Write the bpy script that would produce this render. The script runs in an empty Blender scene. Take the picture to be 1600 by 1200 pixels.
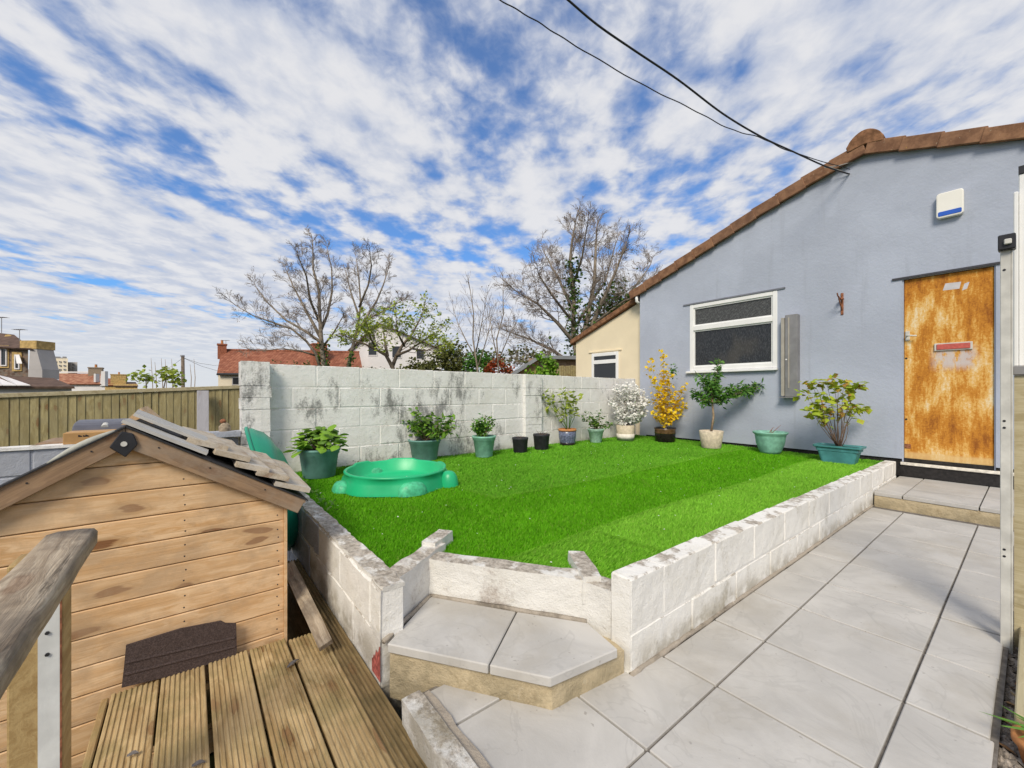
import bpy, bmesh, math, random
import numpy as np
from mathutils import Vector, Matrix, noise
R = math.radians
S = bpy.context.scene
COL = S.collection

# ---------------------------------------------------------------- camera
FPX, HOR, CAMZ = 640.0, 612.0, 1.12          # focal length / horizon in photo pixels, eye height in m
YAW = math.atan2(816, 640)
FW = (-math.sin(YAW), math.cos(YAW)); RT = (math.cos(YAW), math.sin(YAW))
cam = bpy.data.cameras.new('camera'); camo = bpy.data.objects.new('camera', cam); COL.objects.link(camo)
cam.sensor_width = 36; cam.lens = FPX/1600*36; cam.shift_y = (HOR-600)/1600
cam.clip_start = 0.05; cam.clip_end = 5000
camo.location = (0, 0, CAMZ); camo.rotation_euler = (R(90), 0, YAW)
S.camera = camo

# ---------------------------------------------------------------- sky, sun, exposure
SUN = Vector((.46, -.64, .70)).normalized()
W = bpy.data.worlds.new('World'); S.world = W; W.use_nodes = True
nt = W.node_tree; nt.nodes.clear()
def wn(t, **k):
    n = nt.nodes.new(t)
    for a, b in k.items(): setattr(n, a, b)
    return n
L = nt.links.new
def wmath(op, a, b=None, c=None, clamp=False):
    n = wn('ShaderNodeMath', operation=op, use_clamp=clamp)
    for i, v in enumerate((a, b, c)):
        if v is None: continue
        if isinstance(v, (int, float)): n.inputs[i].default_value = v
        else: L(v, n.inputs[i])
    return n.outputs[0]
def wramp(v, a, b):
    n = wn('ShaderNodeMapRange', interpolation_type='SMOOTHSTEP')
    L(v, n.inputs[0]); n.inputs[1].default_value = a; n.inputs[2].default_value = b
    return n.outputs[0]
sky = wn('ShaderNodeTexSky', sky_type='NISHITA', sun_disc=False)
sky.sun_elevation = math.asin(SUN.z); sky.sun_rotation = math.atan2(SUN.x, SUN.y)
sky.air_density = 1.0; sky.dust_density = .35; sky.ozone_density = 3.0
tc = wn('ShaderNodeTexCoord'); sep = wn('ShaderNodeSeparateXYZ'); L(tc.outputs['Generated'], sep.inputs[0])
zz = wmath('MAXIMUM', sep.outputs[2], 0.02); zz = wmath('ADD', zz, 0.06)
px = wmath('DIVIDE', sep.outputs[0], zz); py = wmath('DIVIDE', sep.outputs[1], zz)
BX, BY = -.745, .667                                 # the bands of cloud run along this heading
along = wmath('ADD', wmath('MULTIPLY', px, BX), wmath('MULTIPLY', py, BY))
across = wmath('ADD', wmath('MULTIPLY', px, -BY), wmath('MULTIPLY', py, BX))
def wnoise(sa, sc, scale, detail, rough, off, dist=0.0):
    c = wn('ShaderNodeCombineXYZ'); L(wmath('MULTIPLY', along, sa), c.inputs[0]); L(wmath('MULTIPLY', across, sc), c.inputs[1])
    c.inputs[2].default_value = off
    n = wn('ShaderNodeTexNoise'); n.inputs['Scale'].default_value = scale; n.inputs['Detail'].default_value = detail
    n.inputs['Roughness'].default_value = rough; n.inputs['Distortion'].default_value = dist
    L(c.outputs[0], n.inputs['Vector']); return n.outputs['Fac']
nA = wnoise(.6, 1.0, 1.2, 2, .45, 2.6)              # wide openings
nB = wnoise(.78, 1.0, 5.6, 4, .44, 8.1, .1)        # the single cloudlets
nC = wnoise(.9, 1.0, 15, 6, .58, 1.3, .3)
cov = wmath('ADD', wmath('ADD', wmath('MULTIPLY', nA, .62), wmath('MULTIPLY', nB, .90)), wmath('MULTIPLY', nC, .30))
# cloud layer seen edge-on near the horizon closes up
low = wramp(sep.outputs[2], .45, .08)
cov = wmath('ADD', cov, wmath('MULTIPLY', low, .10)); cov = wmath('ADD', cov, wmath('MULTIPLY', wramp(sep.outputs[2], .20, .02), .16))
mask = wramp(cov, .675, .955)
shade = wramp(wmath('ADD', nB, wmath('MULTIPLY', nC, .5)), .60, .95)
cl = wn('ShaderNodeMix', data_type='RGBA'); L(shade, cl.inputs[0])
cl.inputs[6].default_value = (4.35, 4.65, 5.4, 1); cl.inputs[7].default_value = (6.0, 6.0, 6.15, 1)
hz = wn('ShaderNodeMix', data_type='RGBA'); L(wramp(sep.outputs[2], .16, .0), hz.inputs[0])
L(cl.outputs[2], hz.inputs[6]); hz.inputs[7].default_value = (5.4, 5.55, 5.85, 1)
bl = wn('ShaderNodeMix', data_type='RGBA', blend_type='MULTIPLY'); bl.inputs[0].default_value = 1
L(sky.outputs[0], bl.inputs[6]); bl.inputs[7].default_value = (.42, .88, 1.30, 1)
mx = wn('ShaderNodeMix', data_type='RGBA'); L(wmath('MULTIPLY_ADD', mask, .86, .11), mx.inputs[0])
L(bl.outputs[2], mx.inputs[6]); L(hz.outputs[2], mx.inputs[7])
bg = wn('ShaderNodeBackground'); bg.inputs[1].default_value = .10; L(mx.outputs[2], bg.inputs[0])
wo = wn('ShaderNodeOutputWorld'); L(bg.outputs[0], wo.inputs[0])

sl = bpy.data.lights.new('sun', 'SUN'); so = bpy.data.objects.new('sun', sl); COL.objects.link(so)
sl.energy = 2.5; sl.angle = R(20); sl.color = (1, .90, .74)
so.rotation_euler = SUN.to_track_quat('Z', 'Y').to_euler(); so.location = (6, -6, 9)
S.view_settings.view_transform = 'Standard'; S.view_settings.look = 'None'
S.view_settings.exposure = 0.42; S.view_settings.gamma = 1.0

# ---------------------------------------------------------------- photo pixel -> place
def ray(u, v):
    k = (u-800)/FPX
    return Vector((k*RT[0]+FW[0], k*RT[1]+FW[1], (HOR-v)/FPX))
def at_z(u, v, z):
    d = ray(u, v); t = (z-CAMZ)/d.z; return Vector((d.x*t, d.y*t, z))
def at_y(u, v, y):
    d = ray(u, v); t = y/d.y; return Vector((d.x*t, y, CAMZ+d.z*t))
def at_x(u, v, x):
    d = ray(u, v); t = x/d.x; return Vector((x, d.y*t, CAMZ+d.z*t))
def at_d(u, v, D):
    d = ray(u, v); return Vector((d.x*D, d.y*D, CAMZ+d.z*D))
def depth(p): return p[0]*FW[0]+p[1]*FW[1]

# ---------------------------------------------------------------- materials
class Mt:
    def __init__(s, name):
        s.m = bpy.data.materials.new(name); s.m.use_nodes = True; s.t = s.m.node_tree
        s.b = s.t.nodes['Principled BSDF']; s._pos = None; s._obj = None
    def n(s, typ, ins=None, **k):
        n = s.t.nodes.new('ShaderNode'+typ)
        for a, b in k.items(): setattr(n, a, b)
        for key, v in (ins or {}).items(): s.set(n.inputs[key], v)
        return n
    def set(s, sock, v):
        if hasattr(v, 'is_output'): s.t.links.new(v, sock)
        elif isinstance(v, tuple) and len(v) == 3 and sock.type == 'RGBA': sock.default_value = (*v, 1)
        else: sock.default_value = v
    def pos(s):
        if not s._pos: s._pos = s.n('NewGeometry').outputs['Position']
        return s._pos
    def rnd(s): return s.n('ObjectInfo').outputs['Random']
    def obj(s, rand=True):
        if not s._obj:
            o = s.n('TexCoord').outputs['Object']
            if rand:
                r = s.rnd(); c = s.n('CombineXYZ', {0: s.math('MULTIPLY', r, 37.), 1: s.math('MULTIPLY', r, 91.), 2: s.math('MULTIPLY', r, 53.)}).outputs[0]
                o = s.n('VectorMath', {0: o, 1: c}, operation='ADD').outputs[0]
            s._obj = o
        return s._obj
    def sc(s, v, x, y, z): return s.n('VectorMath', {0: v, 1: (x, y, z)}, operation='MULTIPLY').outputs[0]
    def noise(s, vec, scale, detail=4, rough=.55, dist=0.):
        return s.n('TexNoise', {'Vector': vec, 'Scale': scale, 'Detail': detail, 'Roughness': rough, 'Distortion': dist}).outputs['Fac']
    def math(s, op, a, b=0., clamp=False): return s.n('Math', {0: a, 1: b}, operation=op, use_clamp=clamp).outputs[0]
    def ramp(s, v, a, b, lo=0., hi=1.):
        return s.n('MapRange', {0: v, 1: a, 2: b, 3: lo, 4: hi}, interpolation_type='SMOOTHSTEP').outputs[0]
    def mix(s, f, a, b, mode='MIX'): return s.n('Mix', {0: f, 6: a, 7: b}, data_type='RGBA', blend_type=mode).outputs[2]
    def bump(s, h, strength=.5, dist=.01):
        prev = s.b.inputs['Normal'].links
        ins = {'Height': h, 'Strength': strength, 'Distance': dist}
        n = s.n('Bump', ins)
        if prev: s.t.links.new(prev[0].from_socket, n.inputs['Normal'])
        s.t.links.new(n.outputs[0], s.b.inputs['Normal'])
    def out(s, col, rough=.8, spec=.3, metal=0.):
        s.set(s.b.inputs['Base Color'], col); s.set(s.b.inputs['Roughness'], rough)
        s.b.inputs['Specular IOR Level'].default_value = spec; s.b.inputs['Metallic'].default_value = metal
        return s.m

def m_plain(name, col, rough=.6, spec=.3, var=.12, scale=9, bump=.15, bscale=60, metal=0.):
    m = Mt(name); p = m.pos()
    n = m.noise(p, scale, 5); c = m.mix(m.ramp(n, .3, .75), tuple(x*(1-var) for x in col), tuple(min(1, x*(1+var)) for x in col))
    if bump: m.bump(m.noise(p, bscale, 4), bump, .004)
    return m.out(c, rough, spec, metal)

def m_paintblock(name, base, dark=(.07, .07, .068), lo=.60, hi=.80, warm=(.50, .46, .36), bump=.55, drip=True, chip=0., foot=None):
    m = Mt(name); p = m.pos()
    big = m.noise(p, 1.7, 3, .5); med = m.noise(m.sc(p, 1, 1, .45) if drip else p, 8.5, 7, .68); fine = m.noise(p, 55, 5, .7)
    s = m.math('ADD', m.math('MULTIPLY', big, .50), m.math('MULTIPLY', med, .50)); s = m.math('ADD', s, m.math('MULTIPLY', m.math('SUBTRACT', fine, .5), .22))
    mask = m.ramp(s, lo, hi)
    grime = m.ramp(m.noise(p, 4.3, 6, .6), .42, .72)
    c = m.mix(m.math('MULTIPLY', grime, .38), base, tuple(b*w for b, w in zip(base, (.78, .76, .70))))
    c = m.mix(m.math('MULTIPLY', m.ramp(m.noise(p, 23, 4, .6), .60, .76), .45), c, warm)
    c = m.mix(m.math('MULTIPLY', mask, .72), c, dark)
    if chip:
        nz = m.n('SeparateXYZ', {0: m.n('NewGeometry').outputs['True Normal']}).outputs[2]
        bare = m.math('MULTIPLY', m.ramp(nz, .45, .75), m.ramp(m.math('ADD', m.noise(p, 9, 6, .66), m.math('MULTIPLY', fine, .12)), .57-.16*chip, .66-.12*chip))
        c = m.mix(m.math('MULTIPLY', bare, .85), c, m.mix(m.ramp(m.noise(p, 38, 6, .72), .36, .64), (.20, .165, .125), (.52, .46, .385)))
    if foot is not None:
        pz_ = m.n('SeparateXYZ', {0: p}).outputs[2]
        ft = m.math('MULTIPLY', m.ramp(pz_, foot+.13, foot+.01), m.ramp(m.math('ADD', m.noise(p, 7, 6, .65), m.math('MULTIPLY', fine, .15)), .42, .66))
        c = m.mix(m.math('MULTIPLY', ft, .6), c, (.25, .21, .135))
    m.bump(m.noise(p, 26, 6, .6), bump, .012); m.bump(m.noise(p, 130, 4, .7), min(1., bump*1.5), .005)
    return m.out(c, .9, .15)

def m_wood(name, light, dark, knot=(.20, .085, .035), gscale=1., knots=.9, grey=None, greyamt=0., rough=.75, bump=.3, bands=True, cracks=0.):
    """grain along the object's own X axis"""
    m = Mt(name); o = m.obj()
    warp = m.noise(m.sc(o, 1.2, 5, 5), 2.0, 3)
    v = m.n('VectorMath', {0: m.sc(o, .55*gscale, 9*gscale, 9*gscale), 1: m.n('CombineXYZ', {1: m.math('MULTIPLY', warp, 3.0), 2: warp}).outputs[0]}, operation='ADD').outputs[0]
    g = m.noise(v, 2.6, 6, .62, .4)
    fine = m.noise(m.sc(o, 3, 120, 120), 1.6, 4, .6)
    c = m.mix(m.ramp(g, .33, .68), light, dark)
    c = m.mix(m.math('MULTIPLY', m.ramp(fine, .45, .75), .28), c, tuple(x*.55 for x in dark))
    if knots:
        so3 = m.n('SeparateXYZ', {0: o}); flat = m.n('CombineXYZ', {0: m.math('MULTIPLY', so3.outputs[0], 3.4), 1: m.math('MULTIPLY', m.math('ADD', so3.outputs[1], so3.outputs[2]), 10.)}).outputs[0]
        vo = m.n('TexVoronoi', {'Vector': m.n('VectorMath', {0: flat, 1: m.n('CombineXYZ', {0: warp}).outputs[0]}, operation='ADD').outputs[0], 'Scale': .85, 'Randomness': 1.}, voronoi_dimensions='2D')
        d = m.math('ADD', vo.outputs['Distance'], m.math('MULTIPLY', m.math('SUBTRACT', fine, .5), .10))
        here = m.ramp(m.n('SeparateColor', {0: vo.outputs['Color']}).outputs[0], .42, .46)
        c = m.mix(m.math('MULTIPLY', m.math('MULTIPLY', m.ramp(d, .36, .10), .6*knots), here), c, tuple(x*.60 for x in dark))
        ring = m.ramp(m.math('SINE', m.math('MULTIPLY', d, 70.)), .2, .9); c = m.mix(m.math('MULTIPLY', m.math('MULTIPLY', ring, m.ramp(d, .30, .12)), m.math('MULTIPLY', here, .35)), c, tuple(x*.5 for x in dark))
        c = m.mix(m.math('MULTIPLY', m.math('MULTIPLY', m.ramp(d, .16, .11), knots*.9), here), c, knot)
    if grey:
        w = m.noise(o, 6, 6, .65)
        c = m.mix(m.math('MULTIPLY', m.ramp(w, .42, .66), greyamt), c, grey)
    if cracks:
        ck_ = m.noise(m.sc(o, 1.6, 46, 46), 1.4, 5, .7, .5); c = m.mix(m.math('MULTIPLY', m.ramp(ck_, .60, .70), cracks), c, tuple(x*.22 for x in dark)); c = m.mix(m.math('MULTIPLY', m.ramp(ck_, .40, .30), cracks*.5), c, tuple(min(1, x*1.35) for x in light))
    r = m.rnd(); c = m.mix(m.ramp(r, 0, 1, 0., .30), c, tuple(x*.75 for x in light))
    m.bump(m.math('ADD', g, m.math('MULTIPLY', fine, .6)), bump, .004)
    return m.out(c, rough, .2)

def m_slab(name, base, var=.10, worn=0.):
    m = Mt(name); o = m.obj(); p = m.pos()
    n = m.noise(o, 3.0, 6, .6, .8); vein = m.math('ABSOLUTE', m.math('SUBTRACT', m.noise(o, 2.2, 4, .55, 1.4), .5))
    c = m.mix(m.ramp(n, .3, .72), tuple(x*(1-var) for x in base), tuple(x*(1+var*.6) for x in base))
    c = m.mix(m.math('MULTIPLY', m.ramp(vein, .014, .002), .24), c, tuple(x*.60 for x in base))
    st = m.math('MULTIPLY', m.ramp(m.noise(p, 1.6, 7, .66), .47, .70), .60)
    c = m.mix(st, c, (base[0]*.74, base[1]*.70, base[2]*.63))
    c = m.mix(m.math('MULTIPLY', m.ramp(m.noise(p, 42, 2, .5), .70, .76), .5), c, (.20, .18, .16))
    c = m.mix(m.ramp(m.rnd(), 0, 1, 0, .28), c, tuple(x*.82 for x in base))
    m.bump(n, .35, .012); m.bump(vein, .18, .01); m.bump(m.noise(o, 90, 4), .18, .003)
    return m.out(c, .72, .28)

MAT = {}
MAT['paint'] = m_paintblock('white_masonry_paint', (.79, .782, .765), lo=.515, hi=.64, bump=.45, chip=.15, foot=.27)
MAT['paint_clean'] = m_paintblock('cream_white_masonry_paint', (.79, .775, .74), dark=(.30, .27, .20), lo=.55, hi=.72, bump=.45, chip=.12, foot=.0)
MAT['paint_grey_and_shade'] = m_paintblock('pale_grey_paint_and_shade', (.40, .42, .48), dark=(.16, .16, .17), lo=.6, hi=.8)  # low wall's own grey; also colours in the shed's shade on the side wall
MAT['chipped'] = m_paintblock('flaking_paint_on_mortar', (.74, .725, .69), dark=(.26, .19, .15), lo=.56, hi=.74, bump=.7, drip=False, chip=.75, foot=.0)
MAT['mortar'] = m_paintblock('bare_mortar', (.40, .35, .29), dark=(.09, .075, .06), lo=.5, hi=.7, warm=(.62, .56, .47), bump=.9, drip=False)
MAT['buff'] = m_paintblock('buff_concrete_riser', (.55, .455, .30), dark=(.24, .18, .10), lo=.475, hi=.66, warm=(.66, .60, .48), bump=.8, drip=False, foot=.0)
MAT['slab'] = m_slab('grey_riven_slab', (.495, .48, .455), .16)
MAT['joint'] = m_plain('dark_joint_mortar', (.17, .155, .14), .95, .1, .3, 30, .5, 120)
MAT['soil'] = m_plain('dark_soil', (.05, .038, .028), .95, .1, .5, 25, .8, 80)
MAT['shedwood'] = m_wood('fresh_pine_cladding', (.80, .56, .335), (.60, .345, .150), grey=(.36, .245, .15), greyamt=.55, knots=1.0)
MAT['barge'] = m_wood('weathered_brown_board', (.36, .235, .14), (.22, .14, .085), knots=.5, grey=(.33, .27, .21), greyamt=.6)
MAT['lap'] = m_wood('silvered_roof_board', (.56, .48, .37), (.36, .28, .19), knots=.5, grey=(.56, .53, .48), greyamt=.75, cracks=.45)
MAT['ply'] = m_wood('pale_grey_ply', (.56, .54, .50), (.42, .40, .37), knots=.0, grey=(.5, .49, .47), greyamt=.6)
MAT['deck'] = m_wood('decking_timber', (.56, .42, .225), (.31, .205, .092), knots=.7, grey=(.22, .185, .075), greyamt=.55, bump=.5, cracks=.5)
MAT['deckdark'] = m_wood('mossy_decking_timber', (.34, .245, .12), (.12, .08, .035), knots=.4, grey=(.10, .085, .04), greyamt=.7, bump=.6)
MAT['rail'] = m_wood('weathered_grey_rail', (.50, .415, .31), (.25, .19, .13), knots=.3, grey=(.075, .06, .05), greyamt=.6, gscale=1.6, bump=.9, cracks=.8)
MAT['post'] = m_wood('treated_yellow_post', (.46, .33, .155), (.30, .19, .075), knots=.5)
MAT['fence'] = m_wood('treated_fence_board', (.40, .34, .175), (.25, .20, .09), knots=.6, grey=(.24, .21, .13), greyamt=.4)
MAT['fencecap'] = m_wood('fence_cap_timber', (.50, .44, .29), (.36, .30, .17), knots=.2)
MAT['felt'] = m_plain('brown_mineral_felt', (.085, .062, .057), .95, .15, .35, 200, .8, 400)
MAT['feltdark'] = m_plain('black_roof_felt', (.035, .034, .036), .85, .2, .3, 60, .5, 300)
MAT['feltlight'] = m_plain('grey_felt_underside', (.38, .38, .34), .8, .2, .15, 20, .2, 200)
MAT['plastic_black'] = m_plain('black_plastic', (.022, .022, .026), .45, .4, .2, 20, .1)
MAT['galv'] = m_plain('galvanised_steel', (.56, .55, .51), .5, .5, .15, 14, .12, 40, metal=.0)
MAT['white_plastic'] = m_plain('white_plastic', (.80, .80, .79), .35, .45, .04, 5, .05)
MAT['cream_plastic'] = m_plain('cream_white_plastic', (.82, .80, .74), .4, .4, .03, 5, .03)
MAT['blue_plastic'] = m_plain('blue_plastic', (.025, .11, .52), .35, .45, .08, 5, .03)
MAT['tile'] = m_plain('brown_concrete_tile', (.225, .115, .062), .9, .15, .38, 18, .6, 140)
MAT['lichen'] = m_plain('yellow_lichen', (.60, .42, .03), .95, .1, .3, 60, .5, 140)
MAT['cable'] = m_plain('black_cable', (.02, .02, .022), .6, .3, .1)
MAT['wire_grey'] = m_plain('grey_cable', (.30, .29, .27), .6, .3, .1)
MAT['pit'] = m_plain('green_toy_plastic', (.018, .43, .185), .36, .42, .10, 3, .05, 40)
MAT['pitpale'] = m_plain('sun_bleached_green_plastic', (.07, .46, .24), .45, .4, .25, 30, .5, 60)
MAT['lid'] = m_plain('deep_green_toy_plastic', (.012, .27, .16), .36, .42, .10, 4, .05, 40)
MAT['potgreen'] = m_plain('faded_green_plastic_pot', (.13, .275, .245), .55, .3, .18, 12, .1)
MAT['potmint'] = m_plain('mint_plastic_pot', (.22, .47, .36), .5, .35, .22, 14, .12)
MAT['potpale'] = m_plain('pale_mint_glazed_pot', (.38, .58, .47), .45, .4, .22, 26, .12)
MAT['potteal'] = m_plain('teal_plastic_trough', (.07, .25, .255), .45, .4, .18, 10, .1)
MAT['potblack'] = m_plain('black_nursery_pot', (.028, .029, .034), .6, .3, .25, 20, .1)
MAT['potcream'] = m_plain('cream_stone_pot', (.64, .55, .42), .85, .2, .18, 22, .6, 70)
MAT['potwhite'] = m_plain('white_washed_pot', (.74, .70, .62), .8, .2, .1, 22, .4, 70)
MAT['terracotta'] = m_plain('terracotta', (.50, .22, .085), .8, .2, .15, 20, .2)
MAT['glazebrown'] = m_plain('brown_glaze', (.13, .075, .035), .25, .5, .3, 18, .05)
MAT['glazeblack'] = m_plain('black_glaze', (.018, .015, .013), .2, .5, .3, 18, .05)
MAT['stemwood'] = m_plain('pale_bark', (.36, .26, .17), .9, .1, .3, 40, .4, 120)
MAT['stemdark'] = m_plain('dark_bark', (.16, .11, .08), .9, .1, .3, 40, .4, 120)
MAT['bark'] = m_plain('grey_tree_bark', (.17, .135, .105), .95, .1, .35, 6, .3, 30)
MAT['barkpale'] = m_plain('pale_tree_bark', (.25, .21, .165), .95, .1, .35, 6, .3, 30)
MAT['twig'] = m_plain('brown_twigs', (.26, .215, .18), .95, .1, .3, 3, 0)
MAT['cardboard'] = m_plain('brown_cardboard', (.46, .27, .115), .85, .2, .1, 12, .1)
MAT['bbq'] = m_plain('dark_grey_enamel', (.10, .10, .12), .38, .45, .12, 10, .05)
MAT['stone'] = m_plain('weathered_stone', (.32, .26, .19), .95, .1, .35, 40, .8, 90)
MAT['rustiron'] = m_plain('rusty_iron', (.26, .105, .055), .85, .25, .45, 60, .5, 150)
MAT['letterred'] = m_plain('faded_red_paint', (.50, .105, .085), .55, .35, .15, 40, .1)
MAT['cream_render'] = m_plain('cream_render', (.78, .68, .49), .92, .15, .05, 2, .35, 60)
MAT['farwhite'] = m_plain('white_far_render', (.68, .66, .66), .9, .2, .08, .6, 0)
MAT['farcream'] = m_plain('cream_far_render', (.70, .62, .48), .9, .2, .08, .6, 0)
MAT['fargrey'] = m_plain('grey_far_render', (.42, .40, .39), .9, .2, .12, .6, 0)
MAT['slate'] = m_plain('grey_sheet_roof', (.22, .235, .25), .6, .3, .12, 2, .1, 10)
MAT['darkroof'] = m_plain('dark_brown_roof', (.115, .075, .058), .9, .2, .3, 3, .2, 12)
MAT['yellowstone'] = m_plain('yellow_dressed_stone', (.46, .32, .13), .9, .2, .25, 5, .2, 14)
MAT['metalgrey'] = m_plain('grey_brushed_metal', (.30, .29, .285), .42, .45, .14, 7, .08, 60, metal=.55)
MAT['brassy'] = m_plain('pale_metal_edge', (.47, .43, .36), .4, .5, .1, 12, .05, 60, metal=.4)

def m_render():
    m = Mt('grey_blue_render'); p = m.pos()
    a = m.noise(p, .9, 6, .6, .5); b = m.noise(m.sc(p, 1, 1, .35), 3.2, 5, .6)
    base = (.395, .432, .52)
    c = m.mix(m.ramp(a, .33, .70), tuple(x*.94 for x in base), tuple(x*1.10 for x in base))
    stk = m.noise(m.sc(p, 7, 7, .45), 1.5, 6, .62); c = m.mix(m.math('MULTIPLY', m.ramp(stk, .55, .78), .30), c, (.26, .275, .315))
    c = m.mix(m.math('MULTIPLY', m.ramp(b, .58, .80), .20), c, (.44, .46, .50))
    scuff = m.math('MULTIPLY', m.ramp(m.noise(p, 17, 6, .7), .655, .74), m.ramp(m.n('SeparateXYZ', {0: p}).outputs[2], .85, .35))
    c = m.mix(m.math('MULTIPLY', scuff, .7), c, (.60, .59, .57))
    m.bump(m.noise(p, 34, 6, .65), .35, .010); m.bump(m.noise(p, 6, 3), .22, .02)
    return m.out(c, .93, .12)
MAT['render'] = m_render()

def m_rust():
    m = Mt('rusted_sheet_door'); o = m.obj(False); v = m.sc(o, 1, 1, .38)
    a = m.noise(v, 4.2, 8, .66, .3); b = m.noise(m.sc(o, 1, 1, .16), 15, 8, .75); f = m.noise(o, 48, 5, .75)
    z = m.n('SeparateXYZ', {0: o}).outputs[2]
    t = m.math('ADD', m.math('MULTIPLY', a, .55), m.math('MULTIPLY', b, .33)); t = m.math('ADD', t, m.math('MULTIPLY', f, .22))
    # wear: top, middle left and base hold most of the rust
    t = m.math('ADD', t, m.math('MULTIPLY', m.ramp(z, 1.55, 2.0), .045))
    t = m.math('ADD', t, m.math('MULTIPLY', m.ramp(m.math('ABSOLUTE', m.math('SUBTRACT', z, .40)), .30, .08), .055))
    c = m.mix(m.ramp(t, .455, .54), (.76, .64, .42), (.68, .40, .11))
    c = m.mix(m.ramp(t, .525, .59), c, (.52, .215, .030))
    c = m.mix(m.ramp(t, .58, .68), c, (.27, .090, .017))
    # old grey paint left under the letter plate
    x = m.n('SeparateXYZ', {0: o}).outputs[0]
    gp = m.math('MULTIPLY', m.ramp(m.math('ABSOLUTE', m.math('SUBTRACT', z, 1.19)), .17, .05), m.ramp(m.math('ABSOLUTE', m.math('SUBTRACT', x, .06)), .21, .10))
    gp = m.math('MULTIPLY', gp, m.ramp(m.noise(v, 20, 6, .7), .40, .52))
    c = m.mix(m.math('MULTIPLY', gp, .85), c, (.55, .52, .53))
    # bare edge strip at the foot
    c = m.mix(m.math('MULTIPLY', m.ramp(z, .135, .10), .65), c, (.66, .47, .22))
    m.bump(f, .25, .003)
    return m.out(c, .82, .2)
MAT['rust'] = m_rust()

def m_glass():
    m = Mt('obscure_glass'); o = m.obj(False)
    n = m.noise(m.sc(o, 1, 1, .35), 85, 3, .6); g = m.noise(m.sc(o, 1, 1, .7), 2.4, 3, .5)
    c = m.mix(m.ramp(n, .42, .75), (.014, .016, .019), (.060, .064, .070))
    c = m.mix(m.math('MULTIPLY', m.ramp(g, .50, .72), .45), c, (.085, .075, .060))
    m.bump(n, .22, .006)
    return m.out(c, .24, .5)
MAT['glass'] = m_glass()
def m_wireglass():
    m = Mt('wired_glass'); o = m.obj(False); s = m.n('SeparateXYZ', {0: o})
    a = m.math('ADD', s.outputs[0], m.math('MULTIPLY', s.outputs[2], 1.7)); b = m.math('SUBTRACT', s.outputs[0], m.math('MULTIPLY', s.outputs[2], 1.7))
    def ln(v): return m.ramp(m.math('ABSOLUTE', m.math('SUBTRACT', m.math('FRACT', m.math('MULTIPLY', v, 26.)), .5)), .10, .03)
    w = m.math('MAXIMUM', ln(a), ln(b))
    c = m.mix(m.ramp(m.noise(o, 30, 3), .4, .7), (.016, .017, .018), (.07, .075, .075)); c = m.mix(m.math('MULTIPLY', w, .6), c, (.24, .235, .22))
    return m.out(c, .3, .5)
MAT['wireglass'] = m_wireglass()
MAT['darkglass'] = m_plain('dark_window_glass', (.025, .028, .033), .08, .5, .1, 3, 0)

def m_leaf(name, a, b, c2=None, rough=.5, trans=.25):
    m = Mt(name); r = m.n('NewGeometry').outputs['Random Per Island']
    c = m.mix(r, a, b)
    if c2: c = m.mix(m.ramp(m.noise(m.pos(), 9, 2), .52, .66), c, c2)
    m.out(c, rough, .3)
    tr = m.n('BsdfTranslucent'); m.set(tr.inputs[0], c); mixs = m.n('MixShader'); mixs.inputs[0].default_value = trans
    out = m.t.nodes['Material Output']; m.t.links.new(m.b.outputs[0], mixs.inputs[1]); m.t.links.new(tr.outputs[0], mixs.inputs[2]); m.t.links.new(mixs.outputs[0], out.inputs[0])
    return m.m
MAT['leafbright'] = m_leaf('bright_green_leaf', (.13, .30, .022), (.26, .44, .045))
MAT['leafmid'] = m_leaf('mid_green_leaf', (.065, .17, .025), (.16, .28, .045))
MAT['leafdark'] = m_leaf('dark_green_leaf', (.05, .155, .022), (.15, .33, .05))
MAT['leafivy'] = m_leaf('ivy_leaf', (.035, .09, .015), (.12, .21, .03))
MAT['leafmaple'] = m_leaf('young_maple_leaf', (.28, .40, .03), (.46, .52, .05), (.48, .26, .07))
MAT['leafspring'] = m_leaf('spring_leaf', (.24, .33, .03), (.40, .46, .08))
MAT['leafolive'] = m_leaf('olive_hedge_leaf', (.075, .095, .025), (.16, .16, .045))
MAT['leafred'] = m_leaf('red_leaf', (.33, .05, .022), (.50, .13, .04), (.16, .15, .03))
MAT['petalwhite'] = m_leaf('white_blossom', (.86, .85, .80), (.93, .92, .90), trans=.3)
MAT['petalyellow'] = m_leaf('yellow_blossom', (.80, .52, .012), (.90, .70, .04), trans=.3)
MAT['budbrown'] = m_leaf('brown_seed_cluster', (.12, .075, .05), (.24, .16, .11), trans=.1)
def m_grass(name, a, b):
    m = Mt(name); g = m.n('NewGeometry'); r = g.outputs['Random Per Island']; p = g.outputs['Position']
    c = m.mix(r, a, b); c = m.mix(m.ramp(m.noise(p, 1.6, 4, .6), .35, .7, 0, .32), c, tuple(x*.6 for x in a))
    c = m.mix(m.math('MULTIPLY', m.ramp(r, .93, .95), .6), c, (.20, .26, .06))
    return m.out(c, .65, .10)
MAT['turf_a'] = m_grass('turf_dark_lie', (.068, .260, .003), (.150, .440, .012))
MAT['turf_b'] = m_grass('turf_pale_lie', (.125, .345, .018), (.265, .585, .052))
MAT['turf_c'] = m_grass('turf_mid_lie', (.088, .285, .012), (.190, .480, .034))

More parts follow.
